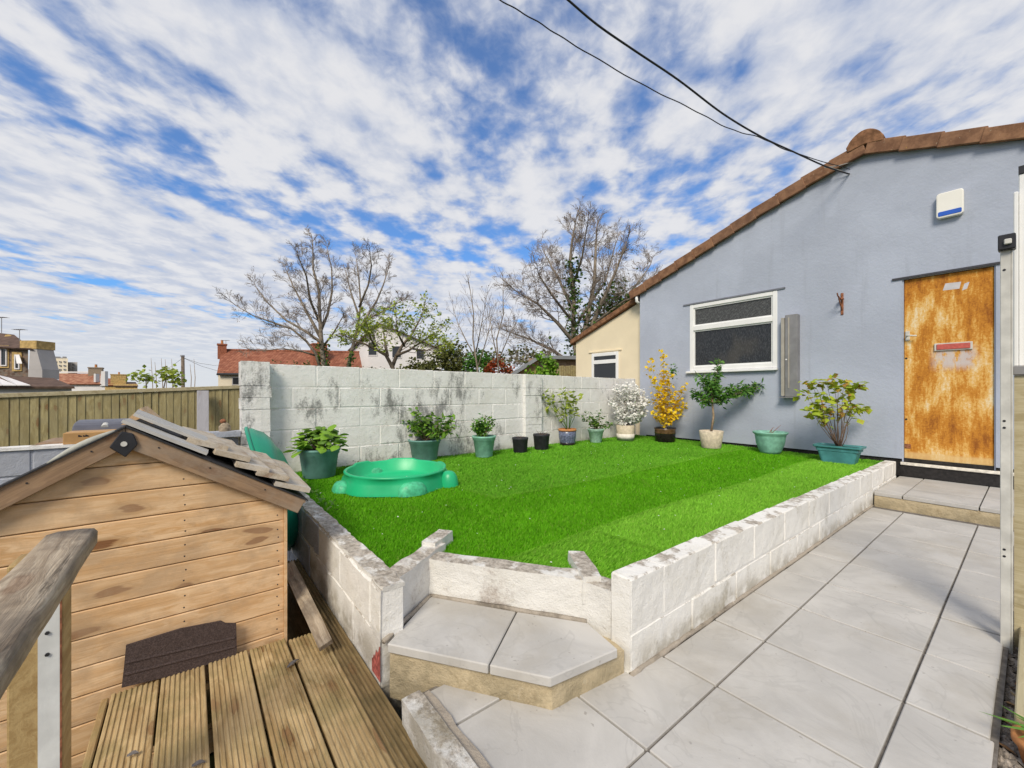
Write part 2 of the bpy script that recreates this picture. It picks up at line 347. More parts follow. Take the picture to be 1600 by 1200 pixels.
def m_stonewall():
    m = Mt('rubble_stone_wall'); p = m.pos()
    v = m.n('TexVoronoi', {'Vector': m.sc(p, 1, 1, 1.6), 'Scale': 4.})
    c = m.mix(m.ramp(m.n('SeparateColor', {0: v.outputs['Color']}).outputs[0], 0, 1), (.10, .065, .05), (.27, .19, .14))
    c = m.mix(m.ramp(v.outputs['Distance'], .42, .6), c, (.17, .14, .115)); return m.out(c, .95, .1)
MAT['stonewall'] = m_stonewall()
def m_pantile(name, a, b, sx=3.3, sz=3.3):
    """clay tiles too far off to be picked apart: object X runs along the eaves, object Y up the slope"""
    m = Mt(name); o = m.obj(False); s = m.n('SeparateXYZ', {0: o})
    fx = m.math('FRACT', m.math('MULTIPLY', s.outputs[0], sx)); fy = m.math('FRACT', m.math('MULTIPLY', s.outputs[1], sz))
    br = m.n('TexWhiteNoise', {'Vector': m.n('CombineXYZ', {0: m.math('FLOOR', m.math('MULTIPLY', s.outputs[0], sx)), 1: m.math('FLOOR', m.math('MULTIPLY', s.outputs[1], sz))}).outputs[0]}).outputs[0]
    c = m.mix(br, a, b); c = m.mix(m.math('MULTIPLY', m.ramp(m.noise(o, .8, 4), .5, .75), .5), c, tuple(x*.6 for x in a))
    h = m.math('ADD', m.math('SINE', m.math('MULTIPLY', fx, 3.14159)), m.math('SUBTRACT', 1., fy))
    c = m.mix(m.math('MULTIPLY', m.ramp(fy, .16, .02), .65), c, tuple(x*.35 for x in a)); c = m.mix(m.math('MULTIPLY', m.ramp(fx, .14, .0), .5), c, tuple(x*.4 for x in a))
    m.bump(h, .8, .05); return m.out(c, .9, .15)
MAT['redtile'] = m_pantile('red_clay_tiles', (.225, .080, .048), (.34, .14, .085))
MAT['browntile'] = m_pantile('mottled_clay_tiles', (.26, .10, .06), (.46, .24, .15))
MAT['brick'] = m_plain('red_brick', (.32, .12, .07), .9, .15, .3, 8, .2, 20)
MAT['ground'] = m_plain('rough_ground', (.075, .085, .035), .95, .1, .4, .7, .5, 9)
MAT['gravel'] = m_plain('mixed_gravel', (.30, .26, .22), .9, .2, .6, 35, .4, 60)
MAT['sawn'] = m_wood('sawn_grey_plank', (.42, .41, .43), (.33, .32, .34), knots=.2)

# ---------------------------------------------------------------- mesh helpers
def jit(p, amp, sc):
    return Vector(p) + amp*noise.noise_vector(Vector(p)*sc)
class MB:
    def __init__(s): s.v = []; s.f = []
    def add(s, vs, fs):
        o = len(s.v); s.v += [tuple(v) for v in vs]; s.f += [tuple(i+o for i in f) for f in fs]; return s
    def box(s, lo, hi):
        x0, y0, z0 = lo; x1, y1, z1 = hi
        return s.add([(x0,y0,z0),(x1,y0,z0),(x1,y1,z0),(x0,y1,z0),(x0,y0,z1),(x1,y0,z1),(x1,y1,z1),(x0,y1,z1)],
                     [(0,3,2,1),(4,5,6,7),(0,1,5,4),(1,2,6,5),(2,3,7,6),(3,0,4,7)])
    def prism(s, poly, h0, h1, axis=2):
        """poly: 2D points; extruded along the axis between h0 and h1"""
        def P(a, b, h): return {2: (a, b, h), 1: (a, h, b), 0: (h, a, b)}[axis]
        n = len(poly); vs = [P(a, b, h0) for a, b in poly]+[P(a, b, h1) for a, b in poly]
        fs = [tuple(range(n-1, -1, -1)), tuple(range(n, 2*n))]+[(i, (i+1) % n, n+(i+1) % n, n+i) for i in range(n)]
        return s.add(vs, fs)
    def tube(s, pts, rad, sides=6, cap=True):
        pts = [Vector(p) for p in pts]; n = len(pts)
        if not hasattr(rad, '__len__'): rad = [rad]*n
        vs = []; ref = Vector((.31, .17, .93))
        for i, p in enumerate(pts):
            t = (pts[min(i+1, n-1)]-pts[max(i-1, 0)])
            if t.length < 1e-9: t = Vector((0, 0, 1))
            t.normalize(); a = t.cross(ref)
            if a.length < .05: a = t.cross(Vector((1, 0, 0)))
            a.normalize(); b = t.cross(a)
            for k in range(sides):
                th = 2*math.pi*k/sides; vs.append(p+rad[i]*(math.cos(th)*a+math.sin(th)*b))
        fs = []
        for i in range(n-1):
            for k in range(sides):
                a0 = i*sides+k; a1 = i*sides+(k+1) % sides; fs.append((a0, a1, a1+sides, a0+sides))
        if cap: fs.append(tuple(range(sides-1, -1, -1))); fs.append(tuple((n-1)*sides+k for k in range(sides)))
        return s.add(vs, fs)
    def lathe(s, prof, seg=24, c=(0, 0, 0), sx=1., sy=1.):
        n = len(prof); vs = []
        for r, z in prof:
            for k in range(seg):
                th = 2*math.pi*k/seg; vs.append((c[0]+r*sx*math.cos(th), c[1]+r*sy*math.sin(th), c[2]+z))
        fs = [(i*seg+k, i*seg+(k+1) % seg, (i+1)*seg+(k+1) % seg, (i+1)*seg+k) for i in range(n-1) for k in range(seg)]
        if prof[0][0] > 1e-6: fs.append(tuple(range(seg-1, -1, -1)))
        if prof[-1][0] > 1e-6: fs.append(tuple((n-1)*seg+k for k in range(seg)))
        return s.add(vs, fs)
    def rough(s, lo, hi, seg=.06, amp=.004, sc=9.):
        """a box with a lumpy, hand-made surface"""
        bm = bmesh.new(); size = [hi[i]-lo[i] for i in range(3)]; n = [max(1, int(round(q/seg))) for q in size]
        vid = {}
        def V(i, j, k):
            if (i, j, k) not in vid:
                p = Vector((lo[0]+size[0]*i/n[0], lo[1]+size[1]*j/n[1], lo[2]+size[2]*k/n[2])); vid[(i, j, k)] = len(L_); L_.append(jit(p, amp, sc))
            return vid[(i, j, k)]
        L_ = []; F_ = []
        for i in range(n[0]):
            for j in range(n[1]):
                F_.append((V(i,j,0), V(i,j+1,0), V(i+1,j+1,0), V(i+1,j,0))); F_.append((V(i,j,n[2]), V(i+1,j,n[2]), V(i+1,j+1,n[2]), V(i,j+1,n[2])))
        for i in range(n[0]):
            for k in range(n[2]):
                F_.append((V(i,0,k), V(i+1,0,k), V(i+1,0,k+1), V(i,0,k+1))); F_.append((V(i,n[1],k), V(i,n[1],k+1), V(i+1,n[1],k+1), V(i+1,n[1],k)))
        for j in range(n[1]):
            for k in range(n[2]):
                F_.append((V(0,j,k), V(0,j,k+1), V(0,j+1,k+1), V(0,j+1,k))); F_.append((V(n[0],j,k), V(n[0],j+1,k), V(n[0],j+1,k+1), V(n[0],j,k+1)))
        bm.free(); return s.add(L_, F_)

WL = {}
def tag(o, label=None, cat=None, group=None, kind=None):
    if label: o['label'] = label
    if cat: o['category'] = cat
    if group: o['group'] = group
    if kind: o['kind'] = kind
    return o
def link(o, parent, loc):
    COL.objects.link(o); loc = Vector(loc); WL[o.name] = loc.copy()
    if parent is not None:
        o.parent = parent; loc = loc-WL[parent.name]
    o.location = loc; return o
def empty(name, loc, label, cat, group=None):
    o = bpy.data.objects.new(name, None); o.empty_display_size = .1; link(o, None, loc); return tag(o, label, cat, group)
def mesh_of(mb, name, origin=(0, 0, 0), mat=None, smooth=False, bevel=0., seg=1):
    me = bpy.data.meshes.new(name); ox, oy, oz = origin
    me.from_pydata([(a-ox, b-oy, c-oz) for a, b, c in mb.v], [], mb.f)
    if bevel:
        bm = bmesh.new(); bm.from_mesh(me); bmesh.ops.recalc_face_normals(bm, faces=bm.faces)
        ed = [e for e in bm.edges if len(e.link_faces) == 2 and e.calc_face_angle() > .5]
        bmesh.ops.bevel(bm, geom=ed, offset=bevel, segments=seg, affect='EDGES', profile=.6, clamp_overlap=True); bm.to_mesh(me); bm.free()
    if mat: me.materials.append(MAT[mat] if isinstance(mat, str) else mat)
    if smooth: me.polygons.foreach_set('use_smooth', [True]*len(me.polygons))
    me.update(); return me
def part(name, mb, mat, parent=None, origin=None, smooth=False, bevel=0., seg=1, kind=None, label=None):
    """mesh given in world coordinates"""
    if origin is None: origin = WL[parent.name] if parent is not None else Vector((0, 0, 0))
    me = mesh_of(mb, name, origin, mat, smooth, bevel, seg)
    o = bpy.data.objects.new(name, me); link(o, parent, origin)
    if kind: o['kind'] = kind
    if label: o['label'] = label
    return o
def inst(name, me, parent, loc, rot=(0, 0, 0), mat3=None):
    o = bpy.data.objects.new(name, me); link(o, parent, loc)
    if mat3 is not None: o.rotation_euler = mat3.to_euler()
    else: o.rotation_euler = rot
    return o
def frame(xdir, up):
    x = Vector(xdir).normalized(); z = Vector(up); z = (z-z.dot(x)*x).normalized(); y = z.cross(x)
    return Matrix((x, y, z)).transposed()
def raw(name, verts, faces, mat, parent=None, kind=None):
    """fast path for large numpy meshes: verts (n,3), faces (m,k)"""
    me = bpy.data.meshes.new(name); verts = np.asarray(verts, np.float32); faces = np.asarray(faces, np.int32); m, k = faces.shape
    o0 = WL[parent.name] if parent is not None else Vector((0, 0, 0))
    verts = verts-np.array(o0, np.float32)
    me.vertices.add(len(verts)); me.vertices.foreach_set('co', verts.ravel())
    me.loops.add(m*k); me.loops.foreach_set('vertex_index', faces.ravel())
    me.polygons.add(m); me.polygons.foreach_set('loop_start', np.arange(0, m*k, k, dtype=np.int32)); me.polygons.foreach_set('loop_total', np.full(m, k, np.int32))
    me.update(calc_edges=True); me.materials.append(MAT[mat])
    o = bpy.data.objects.new(name, me); link(o, parent, o0)
    if kind: o['kind'] = kind
    return o

# ================================================================ THE SETTING
rng = random.Random(7)
def gz(x, y):
    r = math.hypot(x, y); t = min(1, max(0, (r-11)/40)); return -.5-4.0*t*t*(3-2*t)
gb = MB(); rr = [0, 3, 6, 9, 12, 16, 22, 30, 40, 55, 90, 200, 600, 3000]; K = 48
gb.v.append((0, 0, -.5))
for r in rr[1:]:
    for k in range(K):
        a = 2*math.pi*k/K; x, y = r*math.cos(a), r*math.sin(a); gb.v.append((x, y, gz(x, y)))
for k in range(K): gb.f.append((0, 1+k, 1+(k+1) % K))
for i in range(len(rr)-2):
    for k in range(K): a = 1+i*K+k; b = 1+i*K+(k+1) % K; gb.f.append((a, a+K, b+K, b))
tag(part('ground', gb, 'ground', smooth=True), kind='structure')

# ---- paving: 450 mm slabs on a grid read off the joints
XJ = [-1.655, -1.203, -.749, -.292, -.085]; YJ = [1.125+.4515*i for i in range(-6, 10)]; YSTEP = 5.31
pave = part('paving', MB().prism([(-1.42, .685), (.45, .685), (.45, -1.0), (.46, -1.0), (.46, .69), (-.07, .7), (-.07, YSTEP+.1), (-.99, YSTEP+.1), (-.99, 1.3), (-1.05, 1.05), (-1.42, .78)], -.30, -.012), 'joint'); tag(pave, kind='structure')
def outside_step(x, y):                     # area under the entrance step or its walls is not paved
    return True
slabmesh = {}
def slab(x0, x1, y0, y1, ztop, parent, name='slab', th=.035, gap=.0045):
    key = (round(x1-x0, 3), round(y1-y0, 3), th)
    if key not in slabmesh:
        a, b = (x1-x0)/2-gap, (y1-y0)/2-gap
        slabmesh[key] = mesh_of(MB().box((-a, -b, -th), (a, b, 0)), 'slab', (0, 0, 0), 'slab', False, .003)
    o = inst(name, slabmesh[key], parent, ((x0+x1)/2, (y0+y1)/2, ztop+rng.uniform(-.0015, .0015)))
    o.rotation_euler = (rng.uniform(-.002, .002), rng.uniform(-.002, .002), rng.choice((0, math.pi)))
    return o
for j in range(len(YJ)-1):
    y0, y1 = YJ[j], min(YJ[j+1], YSTEP+.02)
    if y1-y0 < .05: continue
    for i in range(len(XJ)-1):
        x0, x1 = XJ[i], XJ[i+1]
        if i == 0 and not (-.3 < y0 < .6): continue
        if y1 < .72 and i <= 1:                 # runs under the kerb only on its far side
            continue
        if i == 0: continue
        if i == 1:
            if y0 > 1.0: x0 = -1.10 if y0 < 1.3 else -.975
            if y0 < .7 and y1 < .7: continue
        if i == 1 and y0 <= 1.0: y0 = max(y0, .69)
        if i == 3: x1 += rng.uniform(-.012, .012)
        slab(x0, x1, y0, y1, 0, pave)
# cut slab beside the kerb, left of the second joint
slab(-1.40, -1.203, .69, 1.0, 0, pave)

# ---- loose stones along the paving edge
gm = MB().box((-.075, -1, -.3), (.9, YSTEP+1.2, -.045)); tag(part('gravel_bed', gm, 'soil'), kind='structure')
st = MB()
for i in range(1500):
    x = -.07+abs(rng.gauss(0, .05)); y = rng.uniform(.8, 3.6); r = rng.uniform(.005, .017)
    c = Vector((x, y, -.043+r*.4)); q = [jit(c+Vector(d)*r, r*.5, 300) for d in ((1,0,0),(-1,0,0),(0,1.3,0),(0,-1.3,0),(0,0,.8),(0,0,-.6))]
    st.add(q, [(0,2,4),(2,1,4),(1,3,4),(3,0,4),(2,0,5),(1,2,5),(3,1,5),(0,3,5)])
o = part('gravel', st, 'gravel'); tag(o, 'loose grey and brown stones along the paving edge', 'gravel', kind='stuff')
lf = MB()
for i in range(26):
    c = Vector((-.055+abs(rng.gauss(0, .03)), rng.uniform(1.5, 3.4), -.028)); a = rng.uniform(0, 6.28); w = rng.uniform(.008, .016); l = w*rng.uniform(1.5, 2.6)
    d = Vector((math.cos(a), math.sin(a), rng.uniform(-.2, .5))); e = Vector((-math.sin(a), math.cos(a), rng.uniform(-.2, .4)))
    lf.add([c-d*l, c+e*w+Vector((0,0,.004)), c+d*l, c-e*w], [(0, 1, 2, 3)])
o = part('fallen_leaves', lf, m_leaf('dry_leaf', (.34, .14, .05), (.55, .40, .22))); tag(o, 'dry brown leaves lying in the stones beside the paving', 'leaves', kind='stuff')

# ---- blockwork walls
def blockwork(root, p0, d, L_, thick, courses, mat, core='joint', blk=.45, seg=.11, amp=.003, ztop=None, simple=False, joint=.011, inset=.006, shade_until=None, shortfirst=None):
    """blocks stand between the line p0 + s*d and the line moved 'thick' to its left"""
    d = Vector((d[0], d[1], 0)).normalized(); nrm = Vector((-d.y, d.x, 0)); M3 = Matrix((d, nrm, Vector((0, 0, 1)))).transposed()
    p0 = Vector((p0[0], p0[1], 0))
    zt = courses[-1][1]
    cb = MB(); cb.box((inset, inset, courses[0][0]), (L_-inset, thick-inset, zt-inset))
    if ztop:
        cb.v = [(x, y, (z if z < zt-.1 else z+ztop(x)-zt)) for x, y, z in cb.v]
    co = inst('mortar_bed', mesh_of(cb, 'mortar_bed', (0, 0, 0), core), root, p0, mat3=M3)
    cache = {}
    for ci, (z0, z1, off) in enumerate(courses):
        edges = [0.]; s = off if off > .06 else blk
        while s < L_-.06: edges.append(s); s += blk
        edges.append(L_)
        for a, b in zip(edges[:-1], edges[1:]):
            zz1 = z1
            if ztop and ci == len(courses)-1: zz1 = ztop((a+b)/2)+rng.uniform(-.003, .003)
            l = b-a-joint; key = (round(l, 3), round(zz1-z0, 3))
            lo = (-l/2, -.0+rng.uniform(-.002, .002), joint/2); hi = (l/2, thick+rng.uniform(-.002, .002), zz1-z0-(joint/2 if ci < len(courses)-1 else 0))
            mm = mat
            if shade_until is not None and p0.x+d.x*(a+b)/2 < shade_until: mm = 'paint_grey_and_shade'  # blocks short of this limit get their shade as a grey colour
            if simple:
                k2 = key+(mm,)
                if k2 not in cache: cache[k2] = mesh_of(MB().box(lo, hi), 'block', (0, 0, 0), mm, False, .006, 1)
                me = cache[k2]
            else:
                mb = MB(); mb.rough(lo, hi, seg, amp, 13.+rng.random()*9); me = mesh_of(mb, 'block', (0, 0, 0), mm, False, 0)
                bm = bmesh.new(); bm.from_mesh(me); ed = [e for e in bm.edges if len(e.link_faces) == 2 and e.calc_face_angle() > 1.0]
                bmesh.ops.bevel(bm, geom=ed, offset=.006, segments=1, affect='EDGES', clamp_overlap=True); bm.to_mesh(me); bm.free()
            inst('block', me, root, p0+d*((a+b)/2)+Vector((0, 0, z0)), mat3=M3)

# the long low wall beside the path
fw = empty('retaining_wall', (-1.03, 3.9, 0), 'long low white painted block wall between the lawn and the paved path', 'garden wall')
blockwork(fw, (-.985, 1.367), (0, 1), 5.05, .10, [(-.06, .158, .47), (.158, .37, .235)], 'paint_clean', 'paint_clean', .4615, seg=.07, amp=.004, ztop=lambda s: .372-.012*s, joint=.009, inset=.004)
cr = MB()
for i in range(70):
    y = 1.4+rng.random()**1.5*4.6; x = -1.035+rng.gauss(0, .022); w = rng.uniform(.012, .035)
    cr.add([jit(Vector((x+w*math.cos(t)*.7, y+w*math.sin(t)*1.5, .3755-.012*(y-1.367))), .003, 60) for t in (0, 1.0, 2.1, 3.1, 4.2, 5.2)]+[Vector((x, y, .3775-.012*(y-1.367)))], [(k, (k+1) % 6, 6) for k in range(6)])

ff = MB(); ff.tube([jit(Vector((-.984, 1.37+.045*i, -.001)), .004, 23) for i in range(88)], [.012+.006*noise.noise(Vector((i*.7, 3, 0))) for i in range(88)], 6); part('dirt_fillet', ff, 'mortar', fw, smooth=True)
# side wall along the deck, with a rough mortar capping
sw = empty('side_wall', (-3.1, .65, 0), 'rough topped white block wall between the deck and the lawn, with grey shade coloured in behind the shed', 'garden wall')
blockwork(sw, (-4.55, .60), (1, 0), 2.93, .10, [(-.5, -.30, .3), (-.30, -.085, .1), (-.085, .13, .33), (.13, .315, .11)], 'paint_clean', 'paint_clean', .45, seg=.07, amp=.006, shade_until=-2.66, joint=.009, inset=.004)  # far blocks coloured grey for the shade the shed casts on white paint
cp = MB(); cp.rough((-4.54, .606, .310), (-1.622, .70, .331), .035, .009, 19); part('mortar_cap', cp, 'chipped', sw)

# walls round the entrance step
Kp, Bp, Cp = Vector((-1.62, .60, 0)), Vector((-1.83, .92, 0)), Vector((-1.19, 1.362, 0))
ew = empty('step_wall', (-1.55, 1.2, 0), 'angled low white wall wrapping round the entrance step to the lawn, broken along its top', 'garden wall')
dKB = (Bp-Kp).normalized()
blockwork(ew, tuple((Bp+dKB*.16)[:2]), tuple((-dKB)[:2]), (Bp-Kp).length+.155, -.10, [(-.15, .305, .9)], 'paint_clean', 'mortar', .9, seg=.05, amp=.007) if False else None
def rough_run(name, a, b, thick, z0, z1, mat, parent, seg=.05, amp=.006, shear=0., smooth=True):
    """a lumpy rendered run of wall whose visible face is the line a-b; body lies to the left of a->b"""
    a = Vector((a[0], a[1], 0)); b = Vector((b[0], b[1], 0)); d = (b-a).normalized(); M3 = Matrix((d, Vector((-d.y, d.x, 0)), Vector((0, 0, 1)))).transposed()
    mb = MB(); mb.rough((0, 0, 0), ((b-a).length, thick, z1-z0), seg, amp, 10.5)
    if shear: mb.v = [(x-(y/thick)*shear*x/(b-a).length, y, z) for x, y, z in mb.v]
    me = mesh_of(mb, name, (0, 0, 0), mat, smooth)
    return inst(name, me, parent, a+Vector((0, 0, z0)), mat3=M3)
rough_run('rendered_side', Bp+dKB*.17, Kp, -.095, -.2, .318, 'chipped', ew, seg=.035, amp=.006, shear=.066, smooth=False)
rough_run('rendered_back', Bp-Vector((.004, .003, 0)), Cp, .095, -.05, .300, 'chipped', ew, seg=.035, amp=.006, smooth=False)
rough_run('rendered_return', Cp-Vector((.02, .012, 0)), (-1.088, 1.378), .095, -.05, .292, 'chipped', ew, seg=.035, amp=.006, smooth=False)
# crumbled mortar left on the tops
for nm, a, b, w, z0, z1 in (('mortar_stub', (-1.165, 1.41), (-1.40, 1.565), .085, .20, .316), ('mortar_stub', Bp+dKB*.10+Vector((-.02, -.012, 0)), Bp+dKB*.30+Vector((-.02, -.012, 0)), .085, .20, .34),
                            ):
    rough_run(nm, a, b, w, z0, z1, 'chipped', ew, .025, .007, smooth=False)
# red paint that has run down the foot of the corner
rp = MB(); n = 9
vs = [(-1.615-.012*i-.004*noise.noise(Vector((i, 2, 0))), .5965, .10-.012*i+.035*noise.noise(Vector((i*.9, 0, 0)))) for i in range(n)]+[(-1.615-.012*i, .5965, -.045) for i in range(n)]
rp.add(vs, [(i, i+1, n+i+1, n+i) for i in range(n-1)])
part('red_paint_patch', rp, m_plain('flaking_red_paint', (.42, .12, .10), .9, .1, .5, 60, .6, 90), sw)

# ---- entrance step: two slabs on a buff riser
es = empty('garden_step', (-1.4, 1.0, 0), 'cut corner stone step of two slabs up to the lawn', 'step')
A2, G2, F2, D2, C2, B2, H2 = (-1.575, .605), (-1.222, .850), (-1.035, .980), (-.990, 1.300), (-1.185, 1.345), (-1.810, .915), (-1.445, 1.160)
riser = [(-1.585, .625), (-1.05, 1.000), (-1.008, 1.36), (-1.2, 1.40), (-1.86, .95)]
rb = MB(); N_ = 14
rb.prism(riser, -.1, .089); rme = mesh_of(rb, 'riser', (-1.4, 1.0, 0), 'buff'); bm = bmesh.new(); bm.from_mesh(rme); bmesh.ops.subdivide_edges(bm, edges=[e for e in bm.edges if e.calc_length() > .12], cuts=10, use_grid_fill=True)
for v in bm.verts: v.co += .005*noise.noise_vector(v.co*14)
bm.to_mesh(rme); bm.free(); inst('riser', rme, es, (-1.4, 1.0, 0))
def gap_in(poly, g=.003):
    cx = sum(p[0] for p in poly)/len(poly); cy = sum(p[1] for p in poly)/len(poly)
    return [(p[0]+(cx-p[0])*g*6, p[1]+(cy-p[1])*g*6) for p in poly]
for poly in ([A2, G2, H2, B2], [G2, F2, D2, C2, H2]):
    q = gap_in(poly, .0022); cx = sum(p[0] for p in q)/len(q); cy = sum(p[1] for p in q)/len(q)
    part('slab', MB().prism(q, .091, .127), 'slab', es, origin=Vector((cx, cy, .09)), bevel=.004)
mj = MB(); mj.tube([jit(Vector((-1.815, .92, .122)), .004, 30)]+[jit(Vector((-1.815+.62*t, .92+.43*t, .124)), .006, 40) for t in (.1, .2, .3, .4, .5, .6, .7, .8, .9, 1.)], .012, 6)
mj.tube([jit(Vector((-1.815+.215*t, .92-.315*t, .124)), .005, 40) for t in (0, .2, .4, .6, .8, 1.)], .011, 6)
part('mortar_fillet', mj, 'mortar', es, smooth=True)

# ---- kerb between deck and paving
kb = empty('kerb', (-1.0, .63, 0), 'short row of crumbling white painted kerb blocks beside the deck', 'kerb')
x = -1.385
for l in (.44, .44, .44, .44):
    mb = MB(); mb.rough((-l/2+.004, -.05, -.2), (l/2-.004, .02, .032+rng.uniform(-.004, .004)), .035, .006, 14+x)
    inst('block', mesh_of(mb, 'block', (0, 0, 0), 'chipped', False), kb, (x+l/2, .635, 0)); x += l
mb = MB(); mb.rough((-1.38, .648, -.2), (.38, .695, .014), .03, .008, 17); part('mortar_haunch', mb, 'mortar', kb)

# ---- step in front of the door
ds = empty('door_step', (-.4, 5.9, 0), 'paved step on a buff kerb below the rusty door', 'step')
part('riser', MB().rough((-.974, YSTEP, -.1), (1.0, YSTEP+.14, .098), .07, .004, 8), 'buff', ds)
part('mortar_bed', MB().box((-.974, YSTEP+.03, .0), (1.0, 6.545, .10)), 'joint', ds)
for x0, x1 in ((-.978, -.772), (-.772, -.29), (-.29, .17), (.17, .62), (.62, 1.0)):
    slab(x0, x1, YSTEP-.012, 5.76, .134, ds); slab(x0, x1, 5.76, 6.535, .134, ds)

# ---- the lawn of laid turf
def tz(x, y):
    return .266+.030*min(1, max(0, (-x-1.2)/3))+.006*y/6+.004*math.sin(x*3.1+y*1.7)+.004*math.sin(y*2.3-x)
nb = Vector((-.566, .824)); ns_ = Vector((-.836, -.549)); B2v = Vector((-1.83, .92))
def on_turf(x, y):
    if not (-4.60 < x < -1.082 and .695 < y < 6.53): return False
    p = Vector((x, y))-B2v
    if p.dot(nb) < .085 and p.dot(ns_) < .085: return False
    if x > -1.24 and y < 1.44: return False
    return True
def lie(x, y):
    if y > 6.12-.05*(x+1): return 'edge'
    xs = -1.66+.02*math.sin(y*2)
    if x > xs: return 'near' if y < 1.93+.12*(x+1.6) else 'path'
    if x > -2.56+.015*math.sin(y*3): return 'dark'
    return 'back' if y < 1.80+.1*(x+3) else 'far'
base = MB(); step_ = .06; nx = int(3.6/step_); ny = int(5.9/step_); vid = {}
for i in range(nx+1):
    for j in range(ny+1):
        x = -4.62+i*step_; y = .68+j*step_; vid[(i, j)] = len(base.v); base.v.append((x, y, tz(x, y)))
for i in range(nx):
    for j in range(ny):
        if on_turf(-4.62+(i+.5)*step_, .68+(j+.5)*step_) or on_turf(-4.62+i*step_, .68+j*step_): base.f.append((vid[(i, j)], vid[(i+1, j)], vid[(i+1, j+1)], vid[(i, j+1)]))
lawn = part('lawn', base, 'turf_a', smooth=True); tag(lawn, kind='structure')
earth = MB().prism([(-4.6, .68), (-1.68, .68), (-1.9, 1.0), (-1.25, 1.44), (-1.08, 1.44), (-1.08, 6.54), (-4.6, 6.54)], -.45, .235)
tag(part('earth', earth, 'soil'), kind='structure')
g = np.random.default_rng(5)
LIES = {'near': ('turf_b', (.75, .5), .7), 'path': ('turf_b', (.2, .95), .5), 'dark': ('turf_a', (-.1, .6), .3), 'far': ('turf_c', (.4, .8), .5), 'back': ('turf_a', (-.3, .5), .3), 'edge': ('turf_c', (.3, .4), .5)}
pts = {k: [] for k in LIES}
N0 = 640000
xx = g.uniform(-4.6, -1.08, N0); yy = g.uniform(.69, 6.53, N0); acc = g.random(N0)
dd = xx*FW[0]+yy*FW[1]; uu = (xx*RT[0]+yy*RT[1])/dd
keep = (acc < np.clip((2.6/dd)**1.7, .10, 1.)) & (uu > -.72)
for x, y in zip(xx[keep], yy[keep]):
    if on_turf(x, y): pts[lie(x, y)].append((x, y))
for x0_, y0_, x1_, y1_, n_ in ((-1.66, 1.2, -1.66, 6.2, 5200), (-2.56, 1.75, -2.56, 6.2, 3600), (-1.66, 1.92, -1.10, 1.99, 1600), (-3.6, 1.74, -2.56, 1.84, 1700), (-4.5, 6.29, -1.1, 6.12, 3000)):
    for i in range(n_):
        t = rng.random(); x = x0_+(x1_-x0_)*t+rng.gauss(0, .007); y = y0_+(y1_-y0_)*t+rng.gauss(0, .007)
        if x0_ == x1_: x += (.02*math.sin(y*2) if x0_ > -2 else .015*math.sin(y*3))
        if on_turf(x, y): pts['near'].append((x, y))
for k, (mat, lean, amt) in LIES.items():
    P_ = np.array(pts[k]); n = len(P_)
    if not n: continue
    zb = np.array([tz(a, b) for a, b in P_]); D_ = P_[:, 0]*FW[0]+P_[:, 1]*FW[1]
    w = .0019*np.clip(D_/1.7, .9, 4.)*g.uniform(.7, 1.3, n); h = g.uniform(.012, .021, n)+.002*np.clip(D_-2, 0, 3)
    a = g.uniform(0, 2*np.pi, n); dx, dy = np.cos(a)*w, np.sin(a)*w
    lx = (lean[0]*amt+g.normal(0, .45, n))*h; ly = (lean[1]*amt+g.normal(0, .45, n))*h
    V_ = np.empty((n, 3, 3)); V_[:, 0] = np.c_[P_[:, 0]-dx, P_[:, 1]-dy, zb]; V_[:, 1] = np.c_[P_[:, 0]+dx, P_[:, 1]+dy, zb]; V_[:, 2] = np.c_[P_[:, 0]+lx, P_[:, 1]+ly, zb+h]
    o = raw('grass', V_.reshape(-1, 3), np.arange(3*n).reshape(-1, 3), mat, None, 'stuff')
    nm = {'near': 'pale turf offcut beside the entrance step', 'path': 'pale strip of turf along the low path wall', 'dark': 'dark strip of turf along the middle of the lawn', 'far': 'pale turf in front of the pots along the block wall',
          'back': 'dark turf around the green sandpit', 'edge': 'ruffled strip of turf along the foot of the grey house'}[k]
    tag(o, nm, 'turf')
pt = MB()
for i in range(150):
    x, y = rng.uniform(-4.5, -1.2), rng.uniform(.8, 6.2)
    if not on_turf(x, y): continue
    z = tz(x, y)+.030; r = rng.uniform(.003, .007); a = rng.uniform(0, 6.28)
    pt.add([(x+r*math.cos(a+t), y+r*math.sin(a+t), z+rng.uniform(0, .006)) for t in (0, 1.6, 3.1, 4.7)], [(0, 1, 2, 3)])
tag(part('fallen_petals', pt, 'petalwhite'), 'tiny pale petals scattered over the lawn', 'petals', kind='stuff')

